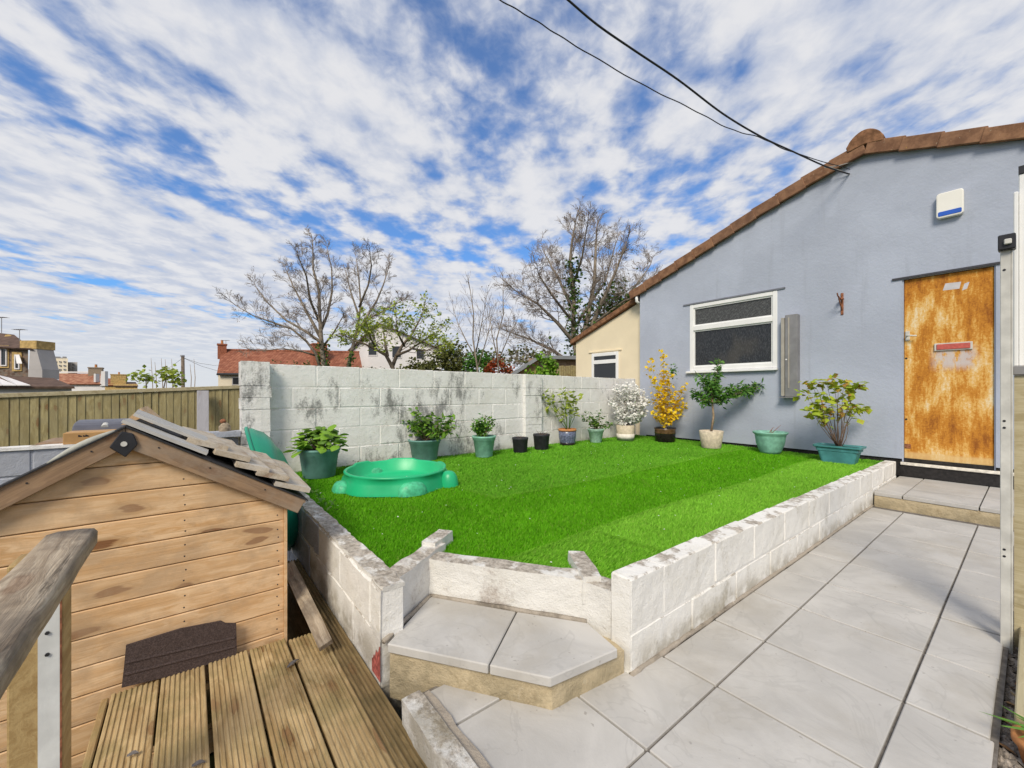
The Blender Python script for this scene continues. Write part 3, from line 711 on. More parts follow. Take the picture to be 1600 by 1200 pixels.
# ---- the tall block wall behind the pots
bw = empty('block_wall', (-4.65, 3.5, 0), 'tall mildewed white painted block wall behind the row of pots', 'garden wall')
WT = lambda s: 1.395-.006*s
cs = [(.05, .305, .30), (.305, .52, .08), (.52, .735, .30), (.735, .95, .08), (.95, 1.165, .30), (1.165, 1.39, .08)]
blockwork(bw, (-4.60, .50), (0, 1), 6.05, .10, cs, 'paint', 'paint', .4475, seg=.15, amp=.0025, ztop=WT, joint=.010, inset=.004)
for y0, y1, x1, hh in ((.365, .60, -4.47, 1.405), (3.82, 4.14, -4.545, 1.375)):
    pr = empty('wall_pier', (-4.6, (y0+y1)/2, 0), 'white painted pier closing the end of the tall block wall' if y0 < 1 else 'slim painted pier half way along the tall block wall', 'pier')
    z = .05
    for hgt in (.255, .22, .11, .105, .215, .11, .11, .23, .2):
        z1 = min(z+hgt, hh)
        if z1-z < .03: break
        bb = MB(); bb.rough((-.0, -.0, .003), (x1+4.70, y1-y0+rng.uniform(-.012, .004), z1-z-.003), .09, .004, 15+z)
        me = mesh_of(bb, 'block', (0, 0, 0), 'paint'); inst('block', me, pr, (-4.70+rng.uniform(-.004, .004), y0+rng.uniform(-.004, .004), z)); z = z1
    part('mortar_bed', MB().box((-4.69, y0+.006, .05), (x1-.008, y1-.008, hh-.01)), 'paint', pr)
# ---- low grey wall carrying on past the pier
lw = empty('low_wall', (-4.65, -1.2, 0), 'low pale grey painted wall beyond the shed with a white edge', 'garden wall')
blockwork(lw, (-4.60, -2.6), (0, 1), 2.96, .12, [(-.5, -.15, .2), (-.15, .065, .1), (.065, .28, .32), (.28, .495, .1), (.495, .69, .32)], 'paint_grey_and_shade', 'paint_grey_and_shade', .45, simple=True)
part('coping', MB().rough((-4.725, -2.6, .690), (-4.585, .362, .712), .12, .003, 9), 'paint', lw)
bb = MB().rough((-4.62, .10, .712), (-4.48, .36, .76), .06, .004, 8); part('block', bb, 'paint_grey_and_shade', lw)

# ================================================================ THE GREY HOUSE
HY = 6.55
hs = empty('rendered_house', (-1.3, HY+2.5, .0), 'grey blue rendered single storey house with a brown tiled gable', 'house')
VG = [(-4.70, 2.96), (-4.51, 3.03), (-3.10, 3.555), (-2.456, 3.80), (-1.82, 4.01), (-1.46, 4.115), (-1.27, 4.165), (-1.175, 4.125), (-.65, 3.945), (-.17, 3.785), (.5, 3.56), (2.0, 3.06)]
def vg(x):
    for (x0, z0), (x1, z1) in zip(VG[:-1], VG[1:]):
        if x0 <= x <= x1: return z0+(z1-z0)*(x-x0)/(x1-x0)
    return VG[0][1] if x < VG[0][0] else VG[-1][1]
XL, XR = -4.51, 1.9
win = (-3.545, -2.25, 1.462, 2.56); door = (-.955, -.245, .30, 2.43); dlow = .285
cutx = sorted(set([XL, XR, win[0], win[1], door[0], door[1]]+[x for x, z in VG if XL < x < XR]))
gw = MB(); drop = .115
for a, b in zip(cutx[:-1], cutx[1:]):
    spans = [(.335, None)]
    m_ = (a+b)/2
    if win[0] <= m_ <= win[1]: spans = [(.335, win[2]), (win[3], None)]
    if door[0] <= m_ <= door[1]: spans = [(door[3], None)]
    for z0, z1 in spans:
        za, zb_ = (vg(a)-drop, vg(b)-drop) if z1 is None else (z1, z1)
        gw.add([(a, HY, z0), (b, HY, z0), (b, HY, zb_), (a, HY, za)], [(0, 1, 2, 3)])
for (x0, x1, z0, z1) in (win, door):
    d = .11
    gw.add([(x0, HY, z0), (x0, HY+d, z0), (x0, HY+d, z1), (x0, HY, z1)], [(0, 1, 2, 3)]); gw.add([(x1, HY, z0), (x1, HY, z1), (x1, HY+d, z1), (x1, HY+d, z0)], [(0, 1, 2, 3)])
    gw.add([(x0, HY, z1), (x0, HY+d, z1), (x1, HY+d, z1), (x1, HY, z1)], [(0, 1, 2, 3)]); gw.add([(x0, HY, z0), (x1, HY, z0), (x1, HY+d, z0), (x0, HY+d, z0)], [(0, 1, 2, 3)])
part('gable_wall', gw, 'render', hs)
sd = MB(); sd.box((XL, HY+.002, -.4), (XL+.12, HY+5, vg(XL)-.12)); sd.box((XR-.12, HY+.002, -.4), (XR, HY+5, vg(XR)-.14)); sd.box((XL, HY+4.9, -.4), (XR, HY+5, 2.9))
part('side_wall', sd, 'render', hs)
inner = MB().box((XL+.2, HY+.6, .2), (XR-.2, HY+.62, 3.2)); part('inner_partition', inner, m_plain('dark_interior', (.02, .02, .02), .9, .1), hs)
part('plinth', MB().rough((XL+.01, HY+.018, .0), (XR, HY+.1, .345), .2, .003, 7), m_plain('black_bitumen_plinth', (.028, .026, .025), .8, .2, .4, 20, .5, 60), hs)
# roof sheet that follows the sagging verge line
rf = MB(); n = len(VG)
for yy_ in (HY-.035, HY+5.2):
    for x, z in VG: rf.v.append((x, yy_, z-.005))
    for x, z in VG: rf.v.append((x, yy_, z-.10))
for i in range(n-1):
    rf.f += [(i, i+1, 2*n+i+1, 2*n+i), (n+i+1, n+i, 3*n+i, 3*n+i+1), (i+1, i, n+i, n+i+1), (2*n+i, 2*n+i+1, 3*n+i+1, 3*n+i)]
roof = part('roof', rf, 'tile', hs)
def arc(s):
    acc_ = 0
    for (x0, z0), (x1, z1) in zip(VG[:-1], VG[1:]):
        l = math.hypot(x1-x0, z1-z0)
        if acc_+l >= s: t = (s-acc_)/l; return Vector((x0+(x1-x0)*t, 0, z0+(z1-z0)*t)), Vector((x1-x0, 0, z1-z0)).normalized()
        acc_ += l
    return None, None
vt = MB(); vt.box((-.175, -.03, -.135), (.175, .012, .018)); vt.box((-.175, .012, .0), (.175, .15, .018))
mvt = Mt('weathered_verge_tile'); ob_ = mvt.obj()
vc = mvt.mix(mvt.ramp(mvt.noise(ob_, 9, 6, .65), .35, .68), (.155, .080, .048), (.30, .165, .095)); vc = mvt.mix(mvt.ramp(mvt.rnd(), 0, 1, 0, .45), vc, (.17, .10, .07)); vc = mvt.mix(mvt.ramp(mvt.noise(ob_, 40, 4, .7), .64, .70, 0, .6), vc, (.46, .40, .30))
mvt.bump(mvt.noise(ob_, 70, 4), .5, .004); MAT['verge'] = mvt.out(vc, .92, .12)
vme = mesh_of(vt, 'verge_tile', (0, 0, 0), 'verge', False, .006)
apex_s = sum(math.hypot(VG[i+1][0]-VG[i][0], VG[i+1][1]-VG[i][1]) for i in range(6)); tot = sum(math.hypot(VG[i+1][0]-VG[i][0], VG[i+1][1]-VG[i][1]) for i in range(n-1))
for side in (-1, 1):
    s = apex_s+side*.20; i = 0
    while .02 < s < tot:
        p, t = arc(s)
        ang = math.atan2(t.z, t.x)
        # each tile kicks up at its lower end where it laps the next one
        o = inst('verge_tile', vme, roof, Vector((p.x, HY-.045+rng.uniform(-.004, .004), p.z+.012)), (0, -ang-side*.065+rng.uniform(-.01, .01), side*.045)); s += side*.327
        nl = MB().lathe([(.0, -.002), (.009, -.002), (.009, .006), (0, .006)], 8)
        nm = inst('nail', mesh_of(nl, 'nail', (0, 0, 0), 'white_plastic'), o, p) if False else None
        if side == 1 and i in (0, 1):
            lb = MB(); q = p-t*side*.155; 
            for k in range(7): lb.add([jit(Vector((q.x+rng.uniform(-.02, .02)+.012*math.cos(a), HY-.0785, q.z-.06+rng.uniform(-.06, .05)+.012*math.sin(a))), .004, 80) for a in (0, 1.2, 2.4, 3.7, 5)], [(0, 1, 2, 3, 4)])
            part('lichen', lb, 'lichen', roof)
        i += 1
cap = MB(); pr_ = [(-.17+.34*i/12, .135*math.sin(math.pi*i/12)**.7) for i in range(13)]
cap.prism([(a-1.28, b+4.185) for a, b in [(-.165, -.075), (-.18, -.01)]+pr_+[(.18, -.01), (.165, -.075), (0, -.045)]], HY-.085, HY+.4, axis=1); part('ridge_cap', cap, 'tile', roof, bevel=.008)
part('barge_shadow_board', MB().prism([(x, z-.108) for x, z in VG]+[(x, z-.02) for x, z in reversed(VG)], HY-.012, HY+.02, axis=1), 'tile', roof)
gt = MB().tube([(XL-.09, HY-.06, 2.90), (XL-.09, HY+4.9, 2.90)], .045, 10); part('gutter', gt, 'plastic_black', hs, smooth=True)
dp = MB().tube([(XL-.05, HY-.03, 2.93), (XL-.05, HY-.03, 2.80), (XL-.03, HY+.03, 2.76)], .028, 10); part('downpipe_stub', dp, 'white_plastic', hs, smooth=True)

# window
x0, x1, z0, z1 = win; fy0, fy1 = HY-.006, HY+.06
wf = MB(); fwid = .062
wf.box((x0, fy0, z0), (x0+fwid, fy1, z1)); wf.box((x1-fwid, fy0, z0), (x1, fy1, z1)); wf.box((x0+fwid, fy0+.001, z1-fwid), (x1-fwid, fy1, z1)); wf.box((x0+fwid, fy0+.001, z0), (x1-fwid, fy1, z0+.072)); wf.box((x0+fwid, fy0-.002, 2.125), (x1-fwid, fy1, 2.205))
wo_ = part('window', wf, 'white_plastic', hs, bevel=.006)
bead = MB()
for (a, b) in ((z0+.072, 2.125), (2.205, z1-fwid)):
    for q in ((x0+fwid, a, x0+fwid+.018, b), (x1-fwid-.018, a, x1-fwid, b), (x0+fwid+.018, a, x1-fwid-.018, a+.018), (x0+fwid+.018, b-.018, x1-fwid-.018, b)): bead.box((q[0], fy0+.018, q[1]), (q[2], fy1-.01, q[3]))
part('glazing_bead', bead, 'white_plastic', wo_)
part('pane', MB().box((x0+.06, fy0+.038, z0+.06), (x1-.06, fy0+.046, 2.14)), 'glass', wo_, origin=Vector((x0, HY, z0)))
part('pane', MB().box((x0+.06, fy0+.038, 2.19), (x1-.06, fy0+.046, z1-.05)), 'wireglass', wo_, origin=Vector((x0, HY, z0)))
part('sill', MB().prism([(HY+.05, z0-.03), (HY-.055, z0-.038), (HY-.055, z0-.008), (HY+.05, z0+.004)], x0-.045, x1+.01, axis=0), 'white_plastic', wo_, bevel=.004)
part('lintel_bead', MB().box((x0-.11, HY-.016, z1+.004), (x1+.10, HY+.01, z1+.026)), m_plain('painted_drip_bead', (.19, .20, .235), .8, .2), hs)
part('lintel_bead', MB().box((door[0]-.085, HY-.016, door[3]+.004), (door[1]+.05, HY+.01, door[3]+.026)), m_plain('dark_drip_bead', (.06, .06, .07), .8, .2), hs)

# rusty door
dx0, dx1, dz0, dz1 = door
dr = part('door', MB().box((dx0+.014, HY+.03, dz0+.012), (dx1-.012, HY+.07, dz1-.006)), 'rust', hs, origin=Vector(((dx0+dx1)/2, HY+.03, dz0)), bevel=.004)
fr = MB(); fr.box((dx0, HY+.012, dz0), (dx0+.012, HY+.09, dz1)); fr.box((dx1-.010, HY+.012, dz0), (dx1, HY+.09, dz1)); part('door_frame', fr, 'render', hs)
part('threshold', MB().box((dx0-.012, HY-.03, dz0-.032), (dx1+.25, HY+.1, dz0)), m_plain('chipped_white_paint', (.72, .68, .60), .7, .25, .2, 30, .3), hs, bevel=.004)
part('kick_board', MB().box((dx0-.06, HY-.012, .137), (.6, HY+.016, dz0-.034)), m_plain('black_gloss_paint', (.02, .018, .018), .5, .35, .4, 40, .3, 80), hs)
lx0 = at_y(1460, 543, HY+.03); lx1 = at_y(1520, 543, HY+.03); lz = lx0.z
lp = part('letter_plate', MB().box((lx0.x, HY+.012, lz-.042), (lx1.x, HY+.032, lz+.042)), 'galv', dr, bevel=.004)
part('flap', MB().box((lx0.x+.018, HY+.004, lz-.030), (lx1.x-.016, HY+.0125, lz+.030)), 'letterred', lp, bevel=.004)
hp = at_y(1418, 525, HY+.03)
hd = part('handle', MB().box((hp.x-.018, HY+.018, hp.z-.055), (hp.x+.020, HY+.031, hp.z+.055)), 'galv', dr, bevel=.004)
part('lever', MB().tube([(hp.x, HY+.03, hp.z), (hp.x, HY-.025, hp.z), (hp.x+.035, HY-.03, hp.z-.004), (hp.x+.085, HY-.028, hp.z-.010)], .0085, 8), 'galv', hd, smooth=True)
for v_ in (560, 655):
    q = at_y(1416, v_, HY+.03); part('keyhole', MB().lathe([(0, 0), (.010, 0), (.010, .003), (0, .003)], 10).__class__().tube([(q.x, HY+.032, q.z), (q.x, HY+.0275, q.z)], .011, 10), 'plastic_black', dr)
for ua, ub, uc, ud in ((1477, 1502, 1499, 1473), (1507, 1515, 1511, 1503)):
    a = at_y(ua, 443, HY+.0295); b = at_y(ub, 440, HY+.0295); c = at_y(uc, 451, HY+.0295); d = at_y(ud, 454, HY+.0295)
    part('label_remnant', MB().add([a, b, c, d]+[v+Vector((0, .003, 0)) for v in (a, b, c, d)], [(0, 3, 2, 1), (0, 1, 5, 4), (1, 2, 6, 5), (2, 3, 7, 6), (3, 0, 4, 7)]), m_plain('torn_label', (.55, .53, .55), .8, .2), dr)
part('hinge_plate', MB().box((dx0+.02, HY+.024, dz0+.16), (dx0+.07, HY+.031, dz0+.21)), 'rustiron', dr)

# fittings on the gable
al = empty('alarm_box', at_y(1484, 316, HY), 'white burglar alarm box with a blue strip high on the grey wall', 'alarm box')
a0 = at_y(1463, 343, HY-.05); a1 = at_y(1506, 290, HY-.05)
ax0, ax1, az0, az1 = a0.x, a1.x, a0.z-.0, a1.z-.02
def rrect(x0, x1, z0, z1, r, k=5):
    out = []
    for cx, cz, a in ((x1-r, z1-r, 0), (x0+r, z1-r, 90), (x0+r, z0+r, 180), (x1-r, z0+r, 270)):
        for i in range(k+1): t = R(a+90*i/k); out.append((cx+r*math.cos(t), cz+r*math.sin(t)))
    return out
part('cover', MB().prism(rrect(ax0, ax1, az0, az1, .030), HY-.062, HY-.001, axis=1), 'cream_plastic', al, bevel=.010, seg=2, smooth=False)
part('blue_strip', MB().prism(rrect(ax0+.014, ax1-.014, az0+.018, az0+.068, .012), HY-.066, HY-.058, axis=1), 'blue_plastic', al, bevel=.002)
br = empty('wall_bracket', at_y(1316, 474, HY), 'rusty hanging basket bracket on the grey wall', 'bracket')
q = at_y(1316, 458, HY); q2 = at_y(1316, 492, HY)
part('back_plate', MB().box((q.x-.014, HY-.010, q2.z), (q.x+.014, HY, q.z)), 'rustiron', br, bevel=.003)
part('arm', MB().tube([(q.x, HY-.005, q.z-.10), (q.x, HY-.20, q.z-.06), (q.x, HY-.215, q.z-.03)], .008, 6), 'rustiron', br)
part('brace', MB().tube([(q.x, HY-.005, q.z-.22), (q.x, HY-.09, q.z-.15), (q.x, HY-.16, q.z-.07)], .0075, 6), 'rustiron', br)
part('hook_plate', MB().lathe([(0, 0), (.03, 0), (.03, .012), (0, .012)], 12, (q.x, HY-.05, q.z-.09)), 'rustiron', br)
mc = empty('metal_cabinet', at_y(1236, 560, HY), 'tall narrow grey metal box fixed to the wall beside the window', 'cabinet')
c0 = at_y(1220, 620, HY-.1); c1 = at_y(1246, 490, HY-.1); cm = at_y(1226.5, 560, HY-.1)
part('body', MB().box((cm.x, HY-.105, c0.z), (c1.x, HY, c1.z)), 'metalgrey', mc, bevel=.005)
part('channel', MB().box((c0.x-.006, HY-.085, c0.z+.01), (cm.x-.008, HY, c1.z-.03)), 'brassy', mc, bevel=.004)
part('rib', MB().tube([(cm.x+.045, HY-.107, c0.z+.12), (cm.x+.045, HY-.107, c1.z-.04)], .010, 6), 'brassy', mc)
part('lock', MB().tube([(cm.x+.018, HY-.104, (c0.z+c1.z)/2-.05), (cm.x+.018, HY-.113, (c0.z+c1.z)/2-.05)], .010, 10), 'white_plastic', mc)
part('foot_tray', MB().box((c0.x-.012, HY-.125, c0.z-.014), (c1.x+.004, HY, c0.z-.001)), 'metalgrey', mc)

# overhead cables
Wp = at_y(1327, 272, HY-.01); Wp2 = at_y(1329, 266, HY-.02)
def cable(name, pix, D0, D1, start, r, mat, label, wob=0.):
    pts_ = [start]
    r0 = 4.26; 
    for (u, v) in pix:
        k = (u-800)/FPX; t = (r0-k*D0)/((r0-(-.07))+k*(D1-D0)); D = D0+(D1-D0)*t
        pts_.append(at_d(u, v, D))
    e = pts_[-1]; dv = e-pts_[-2]; pts_ += [e+dv*k+Vector((0, 0, .012*k*k)) for k in range(1, 16)]   # on to the street pole behind
    # smooth through the points
    out = []; n = len(pts_)
    for i in range(n-1):
        p0, p1, p2, p3 = pts_[max(i-1, 0)], pts_[i], pts_[i+1], pts_[min(i+2, n-1)]
        for k in range(8):
            t = k/8; out.append(.5*((2*p1)+(p2-p0)*t+(2*p0-5*p1+4*p2-p3)*t*t+(-p0+3*p1-3*p2+p3)*t**3)+Vector((0, 0, wob*math.sin(i*3+k*1.1))))
    out.append(pts_[-1])
    o = part(name, MB().tube(out, r, 6), mat, None, origin=start, smooth=True); return tag(o, label, 'cable')
cable('overhead_cable', [(1290, 260), (1235, 235), (1190, 214), (1130, 178), (1060, 125), (990, 78), (935, 40), (890, 2)], 5.18, 3.0, Wp, .0085, 'cable', 'thick black overhead cable running from the grey gable, joined lower down by a thinner one')
cable('overhead_wire', [(1235, 236.5), (1190, 216), (1140, 201), (1080, 170), (1000, 130), (900, 72), (840, 34), (785, 2)], 5.18, 3.0, Wp2+Vector((0, -.03, 0)), .0045, 'cable', 'thin black overhead wire sagging beside the thicker cable', .004)
o = part('tail_wire', MB().tube([Wp+Vector((0, 0, .0)), at_y(1300, 262, HY-.13), at_y(1288, 262, HY-.2), at_y(1310, 259, HY-.12), at_y(1332, 253, HY-.03)], .006, 5), 'wire_grey', None, origin=Wp); tag(o, 'short pale wire tail tied off at the cable bracket under the verge', 'wire')

# ================================================================ THE CREAM LEAN-TO NEXT DOOR
CY = 6.72
ce = empty('cream_building', (-5.4, CY+1.5, 0), 'cream rendered lean-to with a small white window beside the grey house', 'building')
c_l, c_r = at_y(900, 535, CY), at_y(997, 471, CY)
part('wall', MB().prism([(c_l.x, -.4), (c_r.x+.1, -.4), (c_r.x+.1, c_r.z), (c_l.x, c_l.z)], CY, CY+3.5, axis=1), 'cream_render', ce)
sl_ = (c_r.z-c_l.z)/(c_r.x-c_l.x)
part('roof', MB().prism([(c_l.x-.12, c_l.z-.05), (c_r.x+.02, c_r.z-.005), (c_r.x+.02, c_r.z+.10), (c_l.x-.12, c_l.z+.055)], CY-.07, CY+3.6, axis=1), 'tile', ce, bevel=.01)
w0, w1 = at_y(925.5, 600, CY), at_y(967, 549, CY)
wv = MB(); wx0, wx1, wz0, wz1 = w0.x, w1.x, w0.z-.15, w1.z
wv.box((wx0, CY-.03, wz0), (wx0+.06, CY+.02, wz1)); wv.box((wx1-.06, CY-.03, wz0), (wx1, CY+.02, wz1)); wv.box((wx0+.06, CY-.029, wz1-.07), (wx1-.06, CY+.02, wz1)); zt_ = at_y(946, 566, CY).z; wv.box((wx0+.06, CY-.034, zt_-.03), (wx1-.06, CY+.02, zt_+.05)); wv.box((wx0+.06, CY-.029, wz0), (wx1-.06, CY+.02, wz0+.07))
wc = part('window', wv, 'white_plastic', ce, bevel=.005)
part('pane', MB().box((wx0+.05, CY-.012, wz0+.05), (wx1-.05, CY-.006, wz1-.05)), 'darkglass', wc)
part('lintel_bead', MB().box((wx0-.09, CY-.02, wz1+.02), (wx1+.07, CY+.01, wz1+.045)), 'cream_render', ce)

# ================================================================ DECK
DZ = -.05
dk = empty('timber_deck', (-1.2, .2, -.5), 'grooved timber deck of long mossy boards in front of the shed', 'deck')
def grooved(w, th, L_, g=8, depth=.0045):
    prof = [(-w/2, -th), (-w/2, -.003), (-w/2+.003, 0)]
    pitch = (w-.016)/g; x = -w/2+.008
    for i in range(g):
        prof += [(x+pitch*.18, 0), (x+pitch*.32, -depth), (x+pitch*.68, -depth), (x+pitch*.82, 0)]; x += pitch
    prof += [(w/2-.003, 0), (w/2, -.003), (w/2, -th)]
    mb = MB(); n = len(prof); ns = 2
    mb.v = [(xx_, a, b) for xx_ in (-L_/2, L_/2) for a, b in prof]
    mb.f = [(i, i+1, n+i+1, n+i) for i in range(n-1)]+[(n-1, 0, n, 2*n-1), tuple(range(n-1, -1, -1)), tuple(range(n, 2*n))]
    mb.f = [tuple(reversed(f)) for f in mb.f]
    return mb
dme = mesh_of(grooved(.141, .028, 3.2), 'deck_board', (0, 0, 0), 'deck')
dme2 = mesh_of(grooved(.120, .028, 4.4, 6, .007), 'deck_board', (0, 0, 0), 'deckdark')
ends = [-2.205, -2.20, -2.20, -2.195, -2.17]
for i, yc in enumerate((-.172, -.023, .131, .283, .4325)):
    inst('deck_board', dme, dk, (ends[i]+1.6, yc, DZ+rng.uniform(-.002, .002)), (rng.uniform(-.008, .008), 0, rng.uniform(-.002, .002)))
inst('edge_board', dme2, dk, (-1.0, .536, DZ-.004), (-.06, 0, .0))
part('trim_board', MB().box((-2.19, -.268, DZ-.10), (1.0, -.247, DZ-.001)), 'deck', dk, origin=Vector((-.6, -.26, DZ)), bevel=.003)
fj = MB()
for x in (-2.1, -1.55, -1.0, -.4, .3): fj.box((x, -.245, -.22), (x+.045, .57, DZ-.030))
part('joist', fj, 'deckdark', dk, kind='stuff')
fp = MB()
for x in (-2.05, -.9, .3):
    for y in (-.22, .5): fp.box((x, y, -.52), (x+.09, y+.07, -.221))
part('deck_post', fp, 'deckdark', dk, kind='stuff')
for (u, v, a, l, lab) in ((458, 1037, 1.15, .055, 'curled grey dead leaf near the side wall on the deck'), (207, 1180, .35, .03, 'small grey leaf on the board beside the deck edge'), (310, 1195, .4, .035, 'flat dead leaf lying across two middle deck boards')):
    p = at_z(u, v, DZ+.006); d = Vector((math.cos(a)*RT[0]+math.sin(a)*FW[0], math.cos(a)*RT[1]+math.sin(a)*FW[1], 0)); e = Vector((-d.y, d.x, 0)); lm = MB()
    for i in range(7):
        t = i/6; w = .009*math.sin(math.pi*min(.97, max(.05, t)))+.001; c = p+d*(t-.5)*l+Vector((0, 0, .004*math.sin(t*3)))
        lm.v += [tuple(c-e*w+Vector((0, 0, .006*t))), tuple(c+Vector((0, 0, -.001))), tuple(c+e*w+Vector((0, 0, .004)))]
    for i in range(6):
        for j in (0, 1): a_ = i*3+j; lm.f.append((a_, a_+1, a_+4, a_+3))
    lo_ = part('dead_leaf', lm, m_plain('grey_dead_leaf', (.15, .135, .13), .8, .2, .3, 90, .2), None, origin=p); tag(lo_, lab, 'leaf', 'dead leaves on the deck')

# ================================================================ SHED
SX = -2.215; YC, ZA = -.20, .962; SLP = .605; Y0, Y1 = -.755, .355; SB = -.47; SD = 1.1
sh = empty('playhouse_shed', (SX-SD/2, YC, -.5), 'small pine clad shed with loose boards on its roof at the end of the deck', 'shed')
def rz(y): return ZA-SLP*abs(y-YC)
zl = [SB]+[-.361+.108*i for i in range(13)]
for a, b in zip(zl[:-1], zl[1:]+[None]):
    zb, zt = a+.0015, min(b, ZA)-.0015
    if zb > ZA-.02: continue
    # outline of a board clipped by the roof slopes
    def ext(z): h = (ZA-z)/SLP; return max(Y0, YC-h), min(Y1, YC+h)
    zk = rz(Y1); poly = []
    zs = sorted(set([zb, zt]+([zk] if zb < zk < zt else [])))
    for z in zs: poly.append((ext(z)[1], z))
    for z in reversed(zs): poly.append((ext(z)[0], z))
    if abs(poly[len(zs)-1][0]-poly[len(zs)][0]) < 1e-4: poly.pop(len(zs))
    zc = (zb+zt)/2; mb = MB(); mb.prism([(-(y-YC), z-zc) for y, z in poly], 0, -.016, axis=1)   # local X runs along the board
    me = mesh_of(mb, 'cladding_board', (0, 0, 0), 'shedwood', False, .0035)
    wo2 = inst('cladding_board', me, sh, (SX-.016, YC, zc), (0, 0, -math.pi/2))
# nail heads
nail = mesh_of(MB().tube([(0, 0, 0), (.0025, 0, 0)], .0032, 7), 'nail', (0, 0, 0), 'plastic_black')
for i in range(1, 12):
    for dz in (.032, .078):
        for y in (-.02, .325, -.70):
            z = zl[i]+dz
            if z < rz(y)-.08: inst('nail', nail, sh, (SX, y+rng.uniform(-.004, .004), z+rng.uniform(-.006, .006)))
part('side_panel', MB().box((SX-SD, Y1-.02, SB), (SX-.018, Y1-.003, rz(Y1)-.01)), 'shedwood', sh); part('side_panel', MB().box((SX-SD, Y0, SB), (SX-.018, Y0+.016, rz(Y0)-.01)), 'shedwood', sh)
part('corner_batten', MB().box((SX-.05, Y1-.002, SB), (SX-.002, Y1+.010, rz(Y1)-.015)), 'shedwood', sh)
part('back_panel', MB().prism([(Y0, SB), (Y1, SB), (Y1, rz(Y1)-.01), (YC, ZA-.01), (Y0, rz(Y0)-.01)], SX-SD, SX-SD+.016, axis=0), 'shedwood', sh)
# roof decks and felt
for s, ye in ((1, .44), (-1, -.86)):
    def Pq(y, off): return (y, rz(y)+off)
    part('roof_deck', MB().prism([Pq(YC+.001*s, .002), Pq(ye, .002), Pq(ye, .016), Pq(YC+.001*s, .016)], SX-SD-.03, SX+.022, axis=0), 'barge', sh)
    part('roof_felt', MB().prism([Pq(YC+.001*s, .018), Pq(ye+.01*s, .018), Pq(ye+.01*s, .024), Pq(YC+.001*s, .024)], SX-SD-.05, SX+.030, axis=0), 'feltdark', sh)
# rolled up felt edge on the left slope
ft_ = MB(); fpts = [Vector((SX+.022-.02*t, YC-.03-.18*t, rz(YC-.03-.18*t)+.024+.008*math.sin(t*3.1))) for t in [i/10 for i in range(11)]]
ft_.tube(fpts, [.003+.010*math.sin(math.pi*min(.97, .08+.9*i/10)) for i in range(11)], 8); part('felt_roll', ft_, 'feltlight', sh, smooth=True)
# barge boards
for s, ye, lab in ((1, .425, None), (-1, -.80, None)):
    ya = YC+.005*s; ln = math.hypot(ye-ya, rz(ye)-rz(ya)); d = Vector((0, ye-ya, rz(ye)-rz(ya))).normalized()
    mb = MB(); mb.box((-ln/2, -.009, -.036), (ln/2, .009, .036)); 
    me = mesh_of(mb, 'barge_board', (0, 0, 0), 'barge', False, .003)
    c = Vector((SX+.0135, (ya+ye)/2, (rz(ya)+rz(ye))/2-.020)); M3 = frame(d, Vector((-1, 0, 0)).cross(d) if False else d.cross(Vector((1, 0, 0)))*(1 if d.cross(Vector((1, 0, 0))).z > 0 else -1))
    o = inst('barge_board', me, sh, c, mat3=M3)
    if s == 1:
        mb = MB(); mb.box((-ln/2+.005, -.006, -.008), (ln/2-.012, .006, .008)); inst('barge_trim', mesh_of(mb, 'barge_trim', (0, 0, 0), 'barge', False, .002), o, c) if False else None
    for t in (.15, .42, .75):
        q = Vector((SX+.0225, ya+(ye-ya)*t, rz(ya+(ye-ya)*t)-.010)); inst('screw', nail, sh, q)
ax = part('apex_plate', MB().prism([(YC-.046, ZA-.055), (YC, ZA-.098), (YC+.036, ZA-.05), (YC+.022, ZA-.006), (YC-.012, ZA+.004)], SX+.0235, SX+.034, axis=0), 'plastic_black', sh, bevel=.003)
part('screw', MB().tube([(SX+.034, YC-.004, ZA-.045), (SX+.038, YC-.004, ZA-.045)], .010, 10), 'galv', ax)
# lap boards on the right slope: they run from front to back and overlap downwards
nR = Vector((0, SLP, 1)).normalized(); dR = Vector((0, 1, -SLP)).normalized()
wl = [.135, .118, .112, .118, .135]; s_ = .205
for i, w in enumerate(wl):
    ln = [.80, .88, .93, .95, .97][i]; mb = MB(); mb.rough((-ln/2, -w/2-.012, -.009), (ln/2, w/2+.012, .013), .12, .003, 9+i)
    me = mesh_of(mb, 'roof_board', (0, 0, 0), 'lap', False); up = (nR-dR*.20).normalized()
    yv = up.cross(Vector((-1, 0, 0)))
    c = Vector((SX+.055-ln/2-[.17, .10, .06, .045, .04][i], YC, ZA+.032))+dR*(s_+w/2)+nR*(.026+.006*(i % 2)); s_ += w*.87
    inst('roof_board', me, sh, c, mat3=frame((-1, .02*(i-2), 0), up))
# two wide grey sheets slipped under them from the ridge
for k, (xo, yo, ln, w, zoff) in enumerate(((-.30, .055, .30, .30, .062), (-.075, .075, .31, .17, .034))):
    mb = MB(); mb.rough((-ln/2, -w/2, -.006), (ln/2, w/2, .006), .07, .002, 8)
    c = Vector((SX+xo, YC, ZA))+dR*(ln/2-.03+.0*k)+nR*zoff
    inst('loose_sheet', mesh_of(mb, 'loose_sheet', (0, 0, 0), 'ply', False), sh, c, mat3=frame(dR+Vector((.08*(k-.5), 0, .03)), nR))
rc = MB().prism([(YC-.07, ZA-.005), (YC, ZA+.075), (YC+.07, ZA-.005)], SX-.55, SX-1.0, axis=0); part('ridge_batten', rc, 'shedwood', sh)

